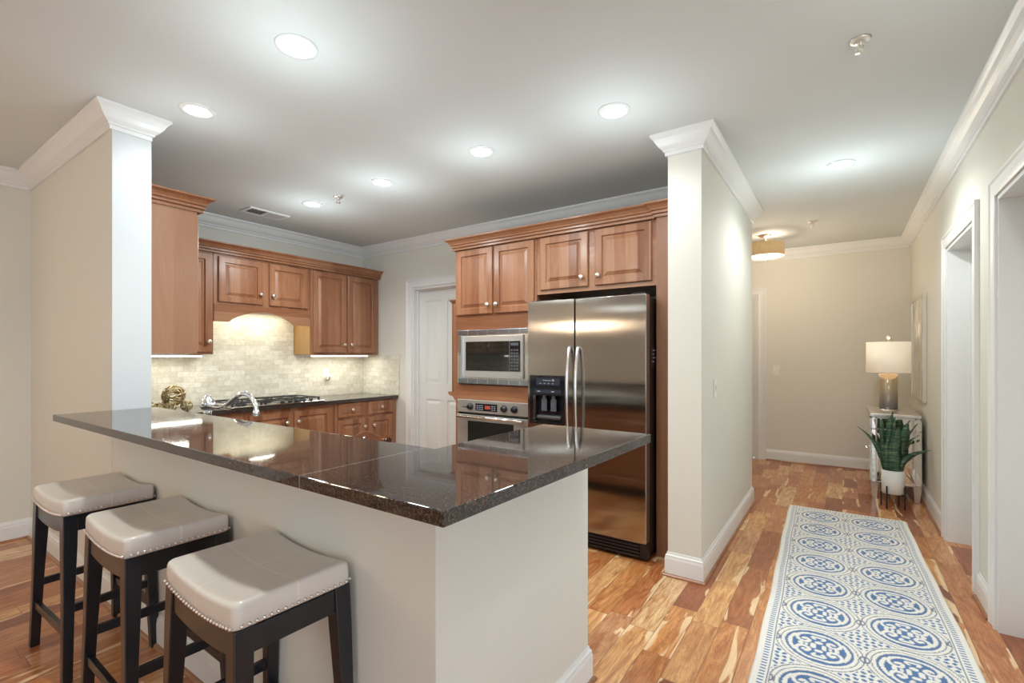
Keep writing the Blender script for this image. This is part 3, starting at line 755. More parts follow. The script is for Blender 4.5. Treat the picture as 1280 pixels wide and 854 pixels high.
bm = bmesh.new(); bx(bm, .075, .285, -.002, .045, .895, .925, bev=.012); obj('drip_tray', bm, plain('tray_grey', (.07, .07, .075, 1), .3), dl)
for x, dd in ((S-.032, dl), (S+.036, dr)):
    bm = bmesh.new(); pts = spline([(x, -.004, 1.435), (x, -.03, 1.40), (x, -.052, 1.27), (x, -.062, 1.06), (x, -.052, .86), (x, -.03, .72), (x, -.004, .685)], 6)
    tube(bm, pts, .0115, 12); obj('handle', bm, 'steel_bright', dd)
bm = bmesh.new(); bx(bm, .004, FW-.004, .02, .07, .02, .118)
for i in range(4): bx(bm, .01, FW-.05, .008, .02, .03+i*.022, .042+i*.022)
obj('toe_grille', bm, 'black', r)
obj('hinge_cover', box(.01, .09, .03, .14, 1.766, 1.792, bev=.004), 'black', r); obj('hinge_cover', box(FW-.11, FW-.02, .03, .16, 1.766, 1.795, bev=.004), 'black', r)
bm = bmesh.new(); bx(bm, FW-.004, FW-.0025, .11, .24, 1.30, 1.43); o = obj('side_label', bm, plain('dark_label', (.03, .03, .04, 1), .35), r)
bm = bmesh.new()
for i, (a, b) in enumerate(((.13, .19), (.13, .17), (.14, .22), (.13, .165))): bx(bm, FW-.0025, FW-.0018, a, b, 1.405-i*.026, 1.413-i*.026)
obj('label_print', bm, plain('label_print', (.6, .62, .7, 1), .4), o)

# --- worktop and backsplash
CT = .90
bm = bmesh.new()
bx(bm, XL+.002, -4.40, YS1+.012, YN-.012, CT-.034, CT)
bx(bm, -4.40, -2.95, YS1+.012, 1.78, CT-.034, CT); bx(bm, XS+.004, -2.95, 1.068, YS1+.012, CT-.034, CT)
bx(bm, -2.95, -2.10, 1.068, 1.22, CT-.034, CT); bx(bm, -2.95, -2.10, 1.66, 1.78, CT-.034, CT); bx(bm, -2.10, -1.03, 1.068, 1.78, CT-.034, CT)
o = obj('kitchen_worktop', bm, 'granite'); tag(o, 'dark granite worktop running under the tiled backsplash', 'countertop')
r = thing('tile_backsplash', 'cream travertine brick tile backsplash behind the cooktop', 'backsplash', (0, 0, 0))
for k in ((XL+.0005, XL+.010, YS1+.011, YN-.011, CT+.001, UB-.001), (XL+.0005, XL+.010, 2.085, 3.04, UB-.001, 1.80),
          (XL+.011, -4.385, YN-.010, YN-.0005, CT+.001, UB-.001), (XL+.011, XS, YS1+.0005, YS1+.010, CT+.001, UB-.001)):
    obj('tile_field', box(*k), 'tile', r)
# bar top
bm = bmesh.new()
prism(bm, [(XS+.004, .688), (-.634, .688), (-.606, 1.82), (-1.085, 1.82), (-1.085, 1.135), (XS+.004, 1.135)], 1.037, 1.07)
o = obj('bar_countertop', bm, 'granite', bevel=.0025); tag(o, 'polished dark granite bar top over the beige half wall', 'countertop')

# --- base cabinets
def basecab(name, label, loc, rotz, W_, doors, drawers, knobs, depth=.60, open_top=False):
    r = thing(name, label, 'cabinet', loc, rotz)
    bm = bmesh.new()
    if open_top:
        bx(bm, 0, .018, 0, depth, .10, CT-.036); bx(bm, W_-.018, W_, 0, depth, .10, CT-.036); bx(bm, .018, W_-.018, 0, .018, .10, CT-.036)
        bx(bm, .018, W_-.018, depth-.01, depth, .10, CT-.036); bx(bm, .018, W_-.018, .018, depth-.01, .10, .118)
    else: bx(bm, 0, W_, 0, depth, .10, CT-.036)
    obj('body', bm, 'cherry', r)
    obj('toe_kick', box(0, W_, .06, .08, 0, .10), 'dark_void', r)
    for (a, b, c, d), k in zip(doors, knobs): add_door(r, a, b, c, d, 0, k)
    for (a, b, c, d) in drawers:
        add_door(r, a, b, c, d, 0, ((a+b)/2, (c+d)/2), name='drawer')
    return r
BXF = -4.44
basecab('base_cabinet', 'cherry base cabinet with two wide doors under the cooktop', (BXF, 2.20, 0), PI/2, .92,
        [(.03, .445, .13, .825), (.465, .885, .13, .825)], [], [(.38, .725), (.50, .725)])
basecab('base_cabinet', 'cherry base cabinet with two drawers over two small doors at the corner', (BXF, 3.13, 0), PI/2, .846,
        [(.032, .378, .13, .675), (.428, .78, .13, .675)], [(.032, .375, .705, .855), (.428, .78, .705, .855)], [(.366, .58), (.492, .58)])
basecab('base_cabinet', 'cherry base cabinet in the corner beside the sink run', (BXF, 1.80, 0), PI/2, .395, [(.03, .365, .13, .825)], [], [(.07, .725)])
basecab('sink_base_cabinet', 'cherry base cabinets under the sink behind the bar', (-2.07, 1.74, 0), PI, .91,
        [(.03, .43, .13, .83), (.46, .87, .13, .83)], [], [(.39, .73), (.50, .73)], .60, open_top=True)
basecab('base_cabinet', 'cherry base cabinet behind the bar at the refrigerator end', (-1.04, 1.74, 0), PI, 1.02,
        [(.03, .50, .13, .83), (.53, .99, .13, .83)], [], [(.46, .73), (.58, .73)])

# --- cooktop
r = thing('gas_cooktop', 'stainless gas cooktop with black grates set in the worktop', 'cooktop', (-4.70, 2.55, CT+.001))
bm = bmesh.new(); bx(bm, -.27, .27, -.46, .46, 0, .012, bev=.005); obj('cooktop_plate', bm, 'steel_bright', r)
for (gx, gy) in ((-.02, -.30), (-.02, 0), (-.02, .30)):
    bm = bmesh.new(); z = .045
    for s in (-1, 1):
        bx(bm, gx-.22, gx+.22, gy+s*.135-.006, gy+s*.135+.006, z-.01, z); bx(bm, gx+s*.22-.006, gx+s*.22+.006, gy-.135, gy+.135, z-.01, z)
        for q in (-1, 1): bx(bm, gx+s*.22-.008, gx+s*.22+.008, gy+q*.13-.008, gy+q*.13+.008, .012, z-.01)
    bx(bm, gx-.22, gx+.22, gy-.005, gy+.005, z-.008, z+.002)
    for q in (-.11, .11): bx(bm, gx+q-.005, gx+q+.005, gy-.13, gy+.13, z-.008, z+.002)
    obj('grate', bm, 'iron', r)
for (gx, gy) in ((-.13, -.30), (.09, -.30), (-.02, 0), (-.13, .30), (.09, .30)):
    bm = bmesh.new(); lathe(bm, [(0, .012), (.05, .012), (.048, .022), (.034, .024), (.034, .032), (0, .033)], gx, gy); obj('burner', bm, 'iron', r)
for i in range(5):
    bm = bmesh.new(); lathe(bm, [(0, .012), (.022, .012), (.018, .034), (0, .036)], .235, .02+i*.075); obj('control_knob', bm, 'black', r)

# --- sink and faucet
r = thing('kitchen_sink', 'stainless sink set in the worktop behind the bar', 'sink', (-2.525, 1.44, CT-.001))
bm = bmesh.new()
for a in ((-.42, -.41, -.21, .21), (.41, .42, -.21, .21), (-.42, .42, -.218, -.21), (-.42, .42, .21, .218)): bx(bm, a[0], a[1], a[2], a[3], -.20, -.002)
bx(bm, -.42, .42, -.218, .218, -.208, -.20); obj('basin', bm, 'steel_trim', r)
bm = bmesh.new(); lathe(bm, [(0, -.199), (.045, -.199), (.05, -.196), (.04, -.195), (0, -.198)]); obj('drain', bm, 'chrome', r)
r = thing('kitchen_faucet', 'curved chrome faucet standing behind the bar top', 'faucet', (-3.24, 1.38, CT)); r.scale = (1, 1, .9)
bm = bmesh.new(); lathe(bm, [(0, 0), (.034, 0), (.034, .008), (.022, .014), (.018, .05), (.016, .10), (.022, .115), (.024, .135), (.02, .15), (0, .152)]); obj('faucet_base', bm, 'chrome', r)
bm = bmesh.new(); lathe(bm, [(0, .14), (.018, .145), (.035, .160), (.043, .182), (.042, .205), (.030, .225), (.020, .232), (.022, .240), (.012, .248), (0, .250)]); obj('faucet_hub', bm, 'chrome', r)
bm = bmesh.new(); pts = spline([(.03, .0, .185), (.09, .0, .180), (.17, .0, .182), (.25, .0, .205), (.33, .0, .245), (.40, .0, .275), (.47, .0, .282), (.53, .0, .262), (.57, .0, .225), (.578, .0, .190)], 6)
n = len(pts); tube(bm, pts, [.019-.006*min(1, i/n*2) for i in range(n)], 14)
for x in (.045, .075): lathe(bm, [(.012, -.01), (.024, -.006), (.024, .006), (.012, .01)], seg=18, M4=Matrix.Translation((x, 0, .184)) @ Matrix.Rotation(PI/2, 4, 'Y'))
for k in (-26, -22, -18, -14): lathe(bm, [(0, -.008), (.006, -.005), (.008, 0), (.006, .005), (0, .008)], seg=10, M4=Matrix.Translation(pts[k]+Vector((0, 0, .014))))
obj('spout', bm, 'chrome', r)
bm = bmesh.new(); lathe(bm, [(0, .155), (.015, .155), (.018, .165), (.014, .195), (0, .197)], .578, 0); obj('spray_head', bm, 'chrome', r)
# --- woven balls on the worktop, amber dish
def woven_ball(x, y, rad, label, seed, z=None):
    rg = random.Random(seed); bm = bmesh.new()
    for i in range(16):
        ax = Vector((rg.uniform(-1, 1), rg.uniform(-1, 1), rg.uniform(-1, 1))).normalized(); q = ax.to_track_quat('Z', 'Y'); rr = rad*rg.uniform(.93, 1)
        pts = [q @ Vector((rr*math.cos(a*2*PI/20), rr*math.sin(a*2*PI/20), rad*.06*math.sin(a*1.9))) for a in range(21)]
        tube(bm, pts, rad*.065, 6, cap=False)
    o = obj('woven_ball', bm, 'gold', None, (x, y, z or CT+rad*1.06)); tag(o, label, 'decorative ball', 'woven balls on the worktop')
woven_ball(-4.60, 1.70, .084, 'large gold woven ball on top of the pile left of the faucet', 1, 1.040)
for i, (a, lab) in enumerate(((205, 'small woven ball under the left side of the large gold ball'), (325, 'small woven ball under the right side of the large gold ball'), (85, 'small woven ball tucked behind the large gold ball'))):
    woven_ball(-4.60+.094*math.cos(math.radians(a)), 1.70+.094*math.sin(math.radians(a)), .044, lab, 5+i)
woven_ball(-4.65, 1.535, .050, 'pale woven ball next to the white column, left of the large gold ball', 2)
woven_ball(-4.50, 1.54, .044, 'small woven ball at the front of the pile by the white column', 3)
r = thing('wavy_dish', 'amber glass dish with a wavy rim just behind the bar top', 'dish', (-1.69, 1.33, CT))
bm = bmesh.new(); seg = 48; rings = []
for (rr, z, wv) in ((.0, .004, 0), (.06, .0, 0), (.075, .05, .0), (.10, .08, .006), (.125, .118, .010), (.12, .118, .010), (.09, .075, .006), (.065, .05, 0), (0, .012, 0)):
    rings.append([bm.verts.new((rr*math.cos(2*PI*i/seg), rr*math.sin(2*PI*i/seg), z+wv*math.sin(6*2*PI*i/seg))) for i in range(seg)] if rr else [bm.verts.new((0, 0, z))])
for a, b in zip(rings, rings[1:]):
    for i in range(seg):
        j = (i+1) % seg
        bm.faces.new((a[0], b[i], b[j]) if len(a) == 1 else ((a[i], b[0], a[j]) if len(b) == 1 else (a[i], b[i], b[j], a[j])))
obj('bowl', bm, 'amber', r, smooth=True)

# --- electrical plates
def plate(name, label, loc, rotz, rocker=True):
    r = thing(name, label, 'switch' if rocker else 'outlet', loc, rotz)
    obj('cover_plate', box(-.037, .037, -.006, -.0004, -.06, .06, bev=.002), 'plate', r)
    if rocker: obj('toggle', box(-.008, .008, -.016, -.006, -.014, .014, bev=.002), 'plate', r)
    else:
        for z in (-.02, .02): obj('socket', box(-.016, .016, -.008, -.006, z-.013, z+.013, bev=.001), 'plate', r)
    return r
r = plate('wall_outlet', 'white outlet on the tile backsplash right of the cooktop', (XL+.010, 3.45, 1.17), PI/2, False)
o = thing('plug_adapter', 'small white plug pushed into the backsplash outlet', 'plug', (XL+.019, 3.455, 1.115), PI/2)
obj('plug_body', box(-.022, .022, -.04, 0, -.03, .02, bev=.006), 'plate', o); obj('plug_nub', box(-.012, .012, -.052, -.04, -.02, .01, bev=.004), 'chrome', o)
plate('light_switch', 'white light switch on the partition wall facing the hallway', (XP1+.0002, 3.39, 1.155), PI/2)
plate('light_switch', 'white light switch on the far hallway wall beside the door', (-.714, YB, 1.18), 0)

# ------------------------------------------------------------ bar stools
SH = .748
def make_stool(label, loc, rz):
    r = thing('bar_stool', label, 'bar stool', loc, rz, 'bar stools along the bar')
    L, D, N = .224, .165, 20
    def sad(x): return .021*(x/L)**2-.005          # saddle: high at the ends
    bm = bmesh.new(); top = []; nx, ny = 24, 16
    def P(u, v, inset, z):
        sx, sy = u*(L-inset), v*(D-inset); return (sx, sy, z+sad(sx))
    def ring(inset, z, rad=.020):
        out = []
        hx, hy = L-inset, D-inset
        path = []
        for cx, cy, a0 in ((hx-rad, hy-rad, 0), (-hx+rad, hy-rad, PI/2), (-hx+rad, -hy+rad, PI), (hx-rad, -hy+rad, 1.5*PI)):
            for k in range(5): a = a0+k*PI/8; path.append((cx+rad*math.cos(a), cy+rad*math.sin(a)))
            # straight runs are subdivided so that the saddle bends smoothly
            nxt = {0: (-hx+rad, hy), PI/2: (-hx, -hy+rad), PI: (hx-rad, -hy), 1.5*PI: (hx, hy-rad)}[a0]
            lx, ly = path[-1]
            for k in range(1, 12): path.append((lx+(nxt[0]-lx)*k/12, ly+(nxt[1]-ly)*k/12))
        return [bm.verts.new((x, y, z+sad(x))) for x, y in path]
    R = [ring(.006, SH-.070), ring(.000, SH-.067), ring(-.001, SH-.04), ring(.000, SH-.016), ring(.002, SH-.008), ring(.006, SH-.003), ring(.012, SH-.0005, .020), ring(.024, SH+.001, .02), ring(.05, SH+.002, .02), ring(.10, SH+.003, .02), ring(.145, SH+.0035, .008)]
    for a, b in zip(R, R[1:]):
        for i in range(len(a)): j = (i+1) % len(a); bm.faces.new((a[i], a[j], b[j], b[i])).smooth = True
    # close the middle with a strip across
    last = R[-1]; m = len(last)
    bm.faces.new(last); bm.faces.new(R[0][::-1])
    bmesh.ops.triangulate(bm, faces=[f for f in bm.faces if len(f.verts) > 4])
    seat = obj('seat_cushion', bm, 'leather', r, smooth=True)
    bm = bmesh.new()
    def nail(x, y, nxn, nyn):
        z = SH-.060+sad(x)
        bmesh.ops.create_icosphere(bm, subdivisions=2, radius=.0050, matrix=Matrix.Translation((x+nxn*.001, y+nyn*.001, z)))
    k = 25
    for i in range(k):
        x = -L+.012+(2*L-.024)*i/(k-1)
        for s in (-1, 1): nail(x, s*(D+.002), 0, s)
    k = 17
    for i in range(k):
        y = -D+.018+(2*D-.036)*i/(k-1)
        for s in (-1, 1): nail(s*(L+.002), y, s, 0)
    obj('nailhead_trim', bm, 'nickel', seat, smooth=True)
    def arch(x0, x1, y0, y1, alongx):
        bm = bmesh.new(); n = 16; lo, hi = [], []
        zt = lambda x: SH-.071+sad(x)
        for i in range(n+1):
            a = i/n
            if alongx: x = x0+(x1-x0)*a; zz = zt(x); zb = SH-.135+sad(x); p = [(x, y0), (x, y1)]
            else: y = y0+(y1-y0)*a; zz = zt(x0); zb = SH-.115-.022*math.cos(2*PI*a)*0-.01; p = [(x0, y), (x1, y)]
            lo.append([bm.verts.new((q[0], q[1], zb)) for q in p]); hi.append([bm.verts.new((q[0], q[1], zz)) for q in p])
        for i in range(n):
            for k in (0, 1): bm.faces.new((lo[i][k], lo[i+1][k], hi[i+1][k], hi[i][k]))
            bm.faces.new((lo[i][0], lo[i+1][0], lo[i+1][1], lo[i][1])); bm.faces.new((hi[i][0], hi[i+1][0], hi[i+1][1], hi[i][1]))
        for i in (0, n): bm.faces.new((lo[i][0], lo[i][1], hi[i][1], hi[i][0]))
        return obj('apron', bm, 'stool_wood', r)
    for s in (-1, 1):
        a, b = sorted((s*(D-.006), s*(D-.028))); arch(-L+.05, L-.05, a, b, True)
        a, b = sorted((s*(L-.006), s*(L-.028))); arch(a, b, -D+.045, D-.045, False)
    def legpt(sx, sy, z):
        k = 1-(z/(SH-.07)); return (sx*(L-.026+.040*k), sy*(D-.026+.018*k))
    for sx in (-1, 1):
        for sy in (-1, 1):
            bm = bmesh.new(); rows = []
            for z, hw in ((0, .017), (.35, .0195), (SH-.18, .024), (SH-.055, .025)):
                x, y = legpt(sx, sy, z); rows.append([bm.verts.new((x+a*hw, y+b*hw, z)) for a, b in ((-1, -1), (1, -1), (1, 1), (-1, 1))])
            for a, b in zip(rows, rows[1:]):
                for i in range(4): bm.faces.new((a[i], a[(i+1) % 4], b[(i+1) % 4], b[i]))
            bm.faces.new(rows[0][::-1]); bm.faces.new(rows[-1]); obj('leg', bm, 'stool_wood', r, bevel=.003)
    def stretch(p, q, z, hz=.017, hw=.010):
        a = Vector(legpt(*p, z)+(z,)); b = Vector(legpt(*q, z)+(z,)); d = (b-a).normalized(); n_ = Vector((-d.y, d.x, 0))*hw; u = Vector((0, 0, hz)); a += d*.016; b -= d*.016
        bm = bmesh.new(); A = [bm.verts.new(a+i*n_+j*u) for i, j in ((-1, -1), (1, -1), (1, 1), (-1, 1))]; B = [bm.verts.new(b+i*n_+j*u) for i, j in ((-1, -1), (1, -1), (1, 1), (-1, 1))]
        for i in range(4): bm.faces.new((A[i], A[(i+1) % 4], B[(i+1) % 4], B[i]))
        bm.faces.new(A[::-1]); bm.faces.new(B); obj('stretcher', bm, 'stool_wood', r, bevel=.002)
    stretch((-1, -1), (1, -1), .20); stretch((-1, 1), (1, 1), .20)
    stretch((-1, -1), (-1, 1), .30); stretch((1, -1), (1, 1), .30)
    return r
st = make_stool('taupe leather saddle bar stool nearest the camera, right of the other two', (-1.437, .750, 0), math.radians(-2))
dup(st, (-2.178, .750, 0), math.radians(-1), 'taupe leather saddle bar stool between the other two')
dup(st, (-2.915, .750, 0), math.radians(1), 'taupe leather saddle bar stool farthest left, nearest the corner')

# ------------------------------------------------------------ runner rug
RW, RL, RC = .835, 3.9, .018; RY1 = 5.07
def rug():
    res = .0045; nx = int(RW/res); ny = int(RL/res)
    xs = np.linspace(-RW/2, RW/2, nx+1); ys = np.linspace(-RL, 0, ny+1)
    X, Y = np.meshgrid(xs, ys)
    P_ = .350; H = .360                                    # medallion pitch across and along
    cr = np.array(srgb(246, 243, 236)[:3]); bl = np.array(srgb(62, 112, 170)[:3]); gr = np.array(srgb(128, 126, 124)[:3])
    fx = np.abs(X); field = (RW/2-fx > .068) & (Y < -.068)
    u = (fx-P_/2)/(P_/2); yy = ((Y+.068)/H) % 1.0; v = (yy-.5)*2     # medallion cell -1..1
    au, av = np.abs(u), np.abs(v); rr = np.sqrt((au/.985)**2+(av/.99)**2)
    # one quarter of a medallion as a lookup table: cream scrolls on a blue ground
    Q = 160; qa, qb = np.meshgrid(np.linspace(0, 1, Q), np.linspace(0, 1, Q)); cream = np.zeros((Q, Q), bool)
    def stroke(pts, w0, w1=None):
        w1 = w0 if w1 is None else w1
        pp = spline([(p[0], p[1], 0) for p in pts], 10); n_ = len(pp)
        for k, p in enumerate(pp): cream[:] |= ((qa-p.x)**2+(qb-p.y)**2) < (w0+(w1-w0)*k/n_+.010)**2
    stroke([(.0, .60), (.14, .60), (.30, .56), (.45, .44), (.50, .28), (.42, .14), (.28, .12), (.21, .22), (.27, .31), (.34, .27)], .034, .042)
    stroke([(.66, .0), (.64, .14), (.60, .26), (.55, .38)], .042, .030); stroke([(.12, .0), (.12, .06)], .05); stroke([(.0, .20), (.03, .20)], .055)
    stroke([(.09, .36), (.13, .42), (.10, .47), (.0, .46)], .03, .035); stroke([(.40, .0), (.40, .02)], .05); stroke([(.26, .0), (.27, .02)], .03)
    ia = np.clip((au*(Q-1)).astype(int), 0, Q-1); ib = np.clip((av*(Q-1)).astype(int), 0, Q-1); motif = cream[ib, ia]
    inner = rr < .77
    g1 = (np.abs(rr-.885) < .012); g2 = (np.abs(rr-1.0) < .014); g0 = np.abs(rr-.775) < .010
    wx, wy = X+.004*np.sin(Y*95), Y+.004*np.sin(X*110)
    lat = (np.sin((wx*1.0+wy)*2*PI/.058)*np.sin((wx-wy)*2*PI/.058)) > .20
    lat &= ~((np.abs(u) < .03) & (av > .9))
    b_out = (rr > 1.05) & lat
    bluem = field & ((inner & ~motif) | b_out)
    greym = field & (g1 | g2 | g0)
    # node beads where medallions meet
    nx_ = np.minimum(fx, np.abs(fx-.350)); nyd = np.minimum(np.abs(v), 10)
    node = (np.sqrt((nx_/.022)**2+(v*H/2/.030)**2)); bluem &= ~(node < 1.1); greym |= field & (np.abs(node-.8) < .18)
    col = np.tile(cr, X.shape+(1,)); col[greym] = gr*.6+bl*.4; col[bluem] = bl
    # border: guard line and blue comb teeth
    edge = np.minimum(RW/2-fx, 0-Y)
    tooth_pos = np.where(RW/2-fx < -Y, Y, X)
    teeth = (edge > .030) & (edge < .054) & (((tooth_pos/.0225) % 1.0) < .42); col[teeth] = bl
    g3 = (np.abs(edge-.064) < .0018); col[g3] = gr*.5+bl*.5
    hgt = .009+.0022*(~(bluem | greym | g3 | teeth))*1.0
    fall = np.clip(edge/.008, 0, 1); Z = .002+(hgt-.002)*np.sqrt(fall)
    wobx = .004*np.sin(Y*2.3)+.002*np.sin(Y*9); Xw = X+wobx
    N = (nx+1)*(ny+1); co = np.stack([Xw, Y, Z], -1).reshape(-1, 3)
    idx = np.arange(N).reshape(ny+1, nx+1)
    fa = np.stack([idx[:-1, :-1], idx[:-1, 1:], idx[1:, 1:], idx[1:, :-1]], -1).reshape(-1, 4)
    # skirt to the floor
    ring = np.concatenate([idx[0, :], idx[1:, -1], idx[-1, -2::-1], idx[-2:0:-1, 0]])
    lo = co[ring].copy(); lo[:, 2] = .0005; lid = N+np.arange(len(ring)); r2 = np.roll(ring, -1); l2 = np.roll(lid, -1)
    sk = np.stack([ring, lid, l2, r2], -1)
    co = np.concatenate([co, lo]); fa = np.concatenate([fa, sk])
    me = bpy.data.meshes.new('runner_rug'); me.vertices.add(len(co)); me.vertices.foreach_set('co', co.ravel())
    me.loops.add(fa.size); me.loops.foreach_set('vertex_index', fa.ravel().astype(np.int32))
    me.polygons.add(len(fa)); me.polygons.foreach_set('loop_start', (np.arange(len(fa))*4).astype(np.int32)); me.polygons.foreach_set('loop_total', np.full(len(fa), 4, np.int32))
    me.update(); me.validate()
    ca = me.color_attributes.new('pattern', 'FLOAT_COLOR', 'POINT')
    cc = np.ones((len(co), 4), np.float32); cc[:N, :3] = col.reshape(-1, 3); cc[N:, :3] = cr
    ca.data.foreach_set('color', cc.ravel()); me.materials.append(M['rug'])
    o = bpy.data.objects.new('runner_rug', me); C.objects.link(o); o.location = (RC, RY1, 0); o.rotation_euler = (0, 0, math.radians(1.5))
    tag(o, 'cream and blue patterned runner rug lying along the hallway floor', 'rug')
rug()

# ------------------------------------------------------------ hallway furniture
# mirrored console
cx0, cx1, cy0, cy1, ch = .225, .605, 5.80, 6.64, .815
r = thing('mirrored_console', 'mirrored silver chest against the right hallway wall', 'chest', (cx0, cy0, 0))
W_, D_ = cx1-cx0, cy1-cy0
obj('body', box(.008, W_-.002, .008, D_-.008, .15, ch-.03), 'mirror', r)
obj('top', box(-.006, W_, -.006, D_+.006, ch-.03, ch, bev=.004), 'silver', r)
bm = bmesh.new(); fr = .012
def rail_y(x0, x1, z0, z1): bx(bm, x0, x1, -.004, .010, z0, z1)
for (a, b) in ((0, .05), (W_-.05, W_)): rail_y(a, a+fr, .15, ch-.03); rail_y(b-fr, b, .15, ch-.03)
for z in (.15, .66, ch-.045): rail_y(0, W_, z, z+fr)
for x in (0,):
    for y in (0, .05, D_/2-.006, D_-.062, D_-.012): bx(bm, -.004, .010, y, y+fr, .15, ch-.03)
    for z in (.15, .66, ch-.045): bx(bm, -.004, .010, 0, D_, z, z+fr)
obj('frame', bm, 'silver', r)
bm = bmesh.new(); c0_ = (W_/2, .405)
for sx, sz in ((1, 1), (1, -1), (-1, 1), (-1, -1)):
    a = Vector((W_/2+sx*(W_/2-.055), -.001, .405+sz*.22)); b = Vector((W_/2, -.001, .405+sz*.06)); c = Vector((W_/2+sx*.05, -.001, .405))
    for p, q in ((a, b), (a, c)):
        tube(bm, [p, q], .006, 6)
obj('fretwork', bm, 'silver', r)
obj('drawer', box(-.006, .006, .06, D_-.06, .68, ch-.055, bev=.003), 'mirror', r)
for y0, y1 in ((.06, D_/2-.01), (D_/2+.01, D_-.06)):
    d = obj('door', box(-.006, .006, y0, y1, .17, .655, bev=.003), 'mirror', r)
    bm = bmesh.new(); bmesh.ops.create_icosphere(bm, subdivisions=2, radius=.012, matrix=Matrix.Translation((-.018, (y1-.03 if y0 < .1 else y0+.03), .42))); obj('knob', bm, 'chrome', d, smooth=True)
for x in (.03, W_-.03):
    for y in (.03, D_-.03):
        bm = bmesh.new(); rows = [[bm.verts.new((x+a*h_, y+b*h_, z)) for a, b in ((-1, -1), (1, -1), (1, 1), (-1, 1))] for z, h_ in ((0, .018), (.13, .028), (.15, .03))]
        for a, b in zip(rows, rows[1:]):
            for i in range(4): bm.faces.new((a[i], a[(i+1) % 4], b[(i+1) % 4], b[i]))
        bm.faces.new(rows[0][::-1]); bm.faces.new(rows[-1]); obj('leg', bm, 'silver', r)
# lamp
r = thing('table_lamp', 'table lamp with a smoky cylinder base and white drum shade on the mirrored chest', 'lamp', (.385, 6.22, ch+.001))
bm = bmesh.new(); lathe(bm, [(0, 0), (.082, 0), (.082, .012), (0, .012)], seg=36); obj('foot', bm, 'nickel', r)
bm = bmesh.new(); lathe(bm, [(0, .012), (.076, .012), (.079, .03), (.079, .365), (.072, .372), (0, .372)], seg=36); obj('lamp_base', bm, 'ombre', r)
bm = bmesh.new(); lathe(bm, [(0, .372), (.012, .372), (.012, .72), (.004, .72), (0, .722)], seg=12); obj('stem', bm, 'nickel', r)
bm = bmesh.new(); lathe(bm, [(.184, .385), (.182, .695), (.179, .695), (.181, .385), (.184, .385)], seg=48)
obj('lamp_shade', bm, 'shade', r)
bm = bmesh.new(); lathe(bm, [(0, .72), (.008, .722), (.016, .735), (.016, .75), (.008, .76), (0, .762)], seg=16); obj('finial', bm, 'pot', r)
bm = bmesh.new(); tube(bm, [(-.18, 0, .69), (.18, 0, .69)], .003, 6); tube(bm, [(0, -.18, .69), (0, .18, .69)], .003, 6); obj('shade_spider', bm, 'nickel', r)
l = bpy.data.lights.new('table_lamp_bulb', 'POINT'); l.energy = 4; l.color = (1, .85, .66); l.shadow_soft_size = .04
lo = bpy.data.objects.new('table_lamp_bulb', l); C.objects.link(lo); lo.parent = r; lo.location = (.03, 0, .55)
# artwork
r = thing('framed_artwork', 'tall abstract painting in a silver frame on the right hallway wall', 'painting', (XR-.002, 5.78, .94))
bm = bmesh.new(); bx(bm, -.028, 0, 0, .02, 0, 1.01); bx(bm, -.028, 0, .90, .92, 0, 1.01); bx(bm, -.028, 0, .02, .90, 0, .02); bx(bm, -.028, 0, .02, .90, .99, 1.01); obj('picture_frame', bm, 'silver', r)
obj('canvas', box(-.022, -.002, .02, .90, .02, .99), 'art', r)
# plant: stand, pot and leaves
r = thing('plant_stand', 'black metal plant stand holding the white pot', 'plant stand', (.375, 5.52, 0))
for k in range(4):
    a = PI/4+k*PI/2+.25; bm = bmesh.new(); x, y = .094*math.cos(a), .094*math.sin(a); bx(bm, x-.006, x+.006, y-.006, y+.006, 0, .205); obj('leg', bm, 'black', r)
bm = bmesh.new()
for k in range(2):
    a = PI/4+k*PI/2+.25; tube(bm, [(-.094*math.cos(a), -.094*math.sin(a), .125), (.094*math.cos(a), .094*math.sin(a), .125)], .006, 6)
obj('cross_bar', bm, 'black', r)
r = thing('potted_snake_plant', 'dark green snake plant in a white pot beside the mirrored chest', 'plant', (.375, 5.52, .132))
bm = bmesh.new(); lathe(bm, [(0, 0), (.076, 0), (.082, .008), (.085, .21), (.079, .21), (.077, .19), (0, .19)], seg=40); obj('pot', bm, 'pot', r)
bm = bmesh.new(); lathe(bm, [(0, .192), (.05, .195), (.076, .191), (.076, .1905), (0, .1905)]); obj('soil', bm, 'soil', r)
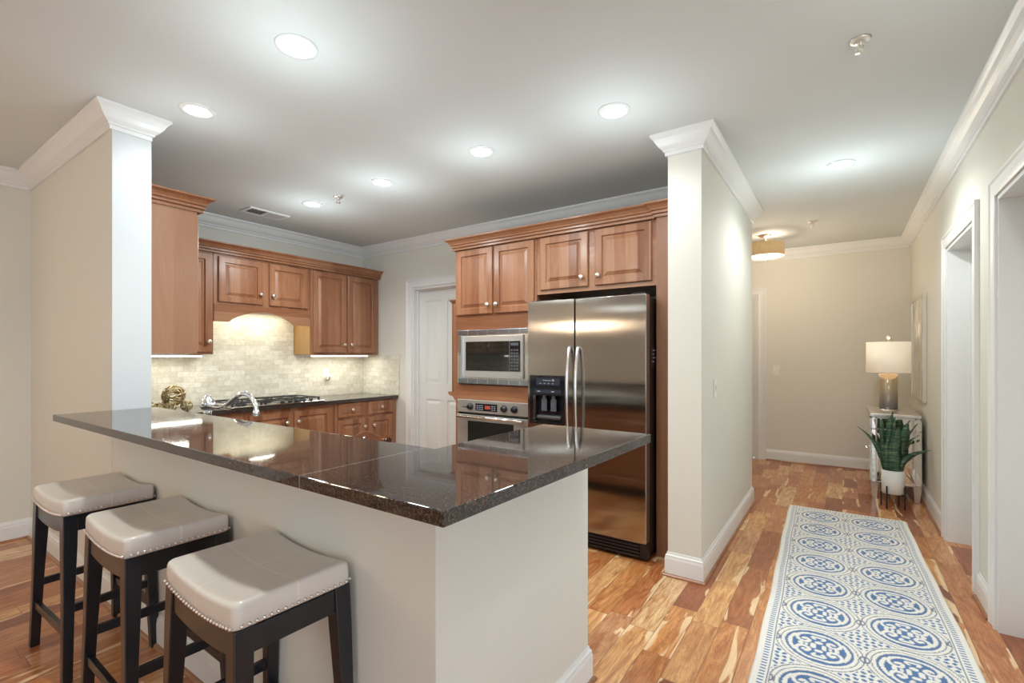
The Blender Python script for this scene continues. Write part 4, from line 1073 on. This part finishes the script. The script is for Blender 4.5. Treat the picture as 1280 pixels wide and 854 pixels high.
def leafm(p0, dirx, diry, ht, wdt, bend, twist, seed):
    rg = random.Random(seed); bm = bmesh.new(); n = 14; L_, R_, Lb, Rb = [], [], [], []
    for i in range(n+1):
        t_ = i/n; out = bend*t_**2.2
        c = Vector((p0[0]+dirx*(out+.02*t_), p0[1]+diry*(out+.02*t_), .19+ht*(t_-.30*max(0, bend-.12)/.2*t_**3)))
        ww = wdt*1.25*(.60+.5*math.sin(PI*min(1, t_*1.05)**.8)+.07*math.sin(t_*17+seed))*(1 if t_ < .78 else max(0.02, (1-t_)/.22)**.55)
        a = twist+t_*1.1*(rg.random()*.3+.6); s = Vector((math.cos(a), math.sin(a), .15*math.sin(6*t_+seed)))*ww*.5
        nn = Vector((-math.sin(a), math.cos(a), 0))*.0035
        cup = Vector((-math.sin(a), math.cos(a), 0))*ww*.16
        L_.append(bm.verts.new(c-s+cup+nn)); R_.append(bm.verts.new(c+s+cup+nn)); Lb.append((bm.verts.new(c-nn*.2+nn*.8), bm.verts.new(c-nn)))
    for i in range(n):
        m0, m1 = Lb[i], Lb[i+1]
        bm.faces.new((L_[i], m0[0], m1[0], L_[i+1])); bm.faces.new((m0[0], R_[i], R_[i+1], m1[0]))
        bm.faces.new((L_[i], L_[i+1], m1[1], m0[1])); bm.faces.new((m0[1], m1[1], R_[i+1], R_[i]))
    obj('leaf', bm, 'leaf', r, smooth=True)
LV = [((0, 0), 0, 0, .54, .10, .0, .2), ((-.02, .01), -1, -.2, .47, .09, .05, .6), ((.03, .0), 1, -.3, .46, .09, .06, -.4), ((-.03, -.02), -.8, -.6, .40, .085, .07, 1.0),
      ((.02, -.03), .3, -1, .42, .09, .05, .1), ((.0, .03), .1, 1, .50, .09, .05, -.3), ((-.04, .0), -1, .1, .44, .06, .20, .5), ((.04, -.01), 1, -.1, .30, .05, .25, -.3),
      ((.04, .02), 1, .4, .44, .07, .12, .8), ((-.02, -.03), -.3, -1, .33, .085, .03, .4), ((.03, .03), .8, .3, .37, .06, .18, .0), ((-.03, .03), -.6, .6, .46, .08, .05, 1.2), ((.01, -.02), .1, -.4, .50, .09, .03, .9)]
for i, a in enumerate(LV): leafm(*a, i)
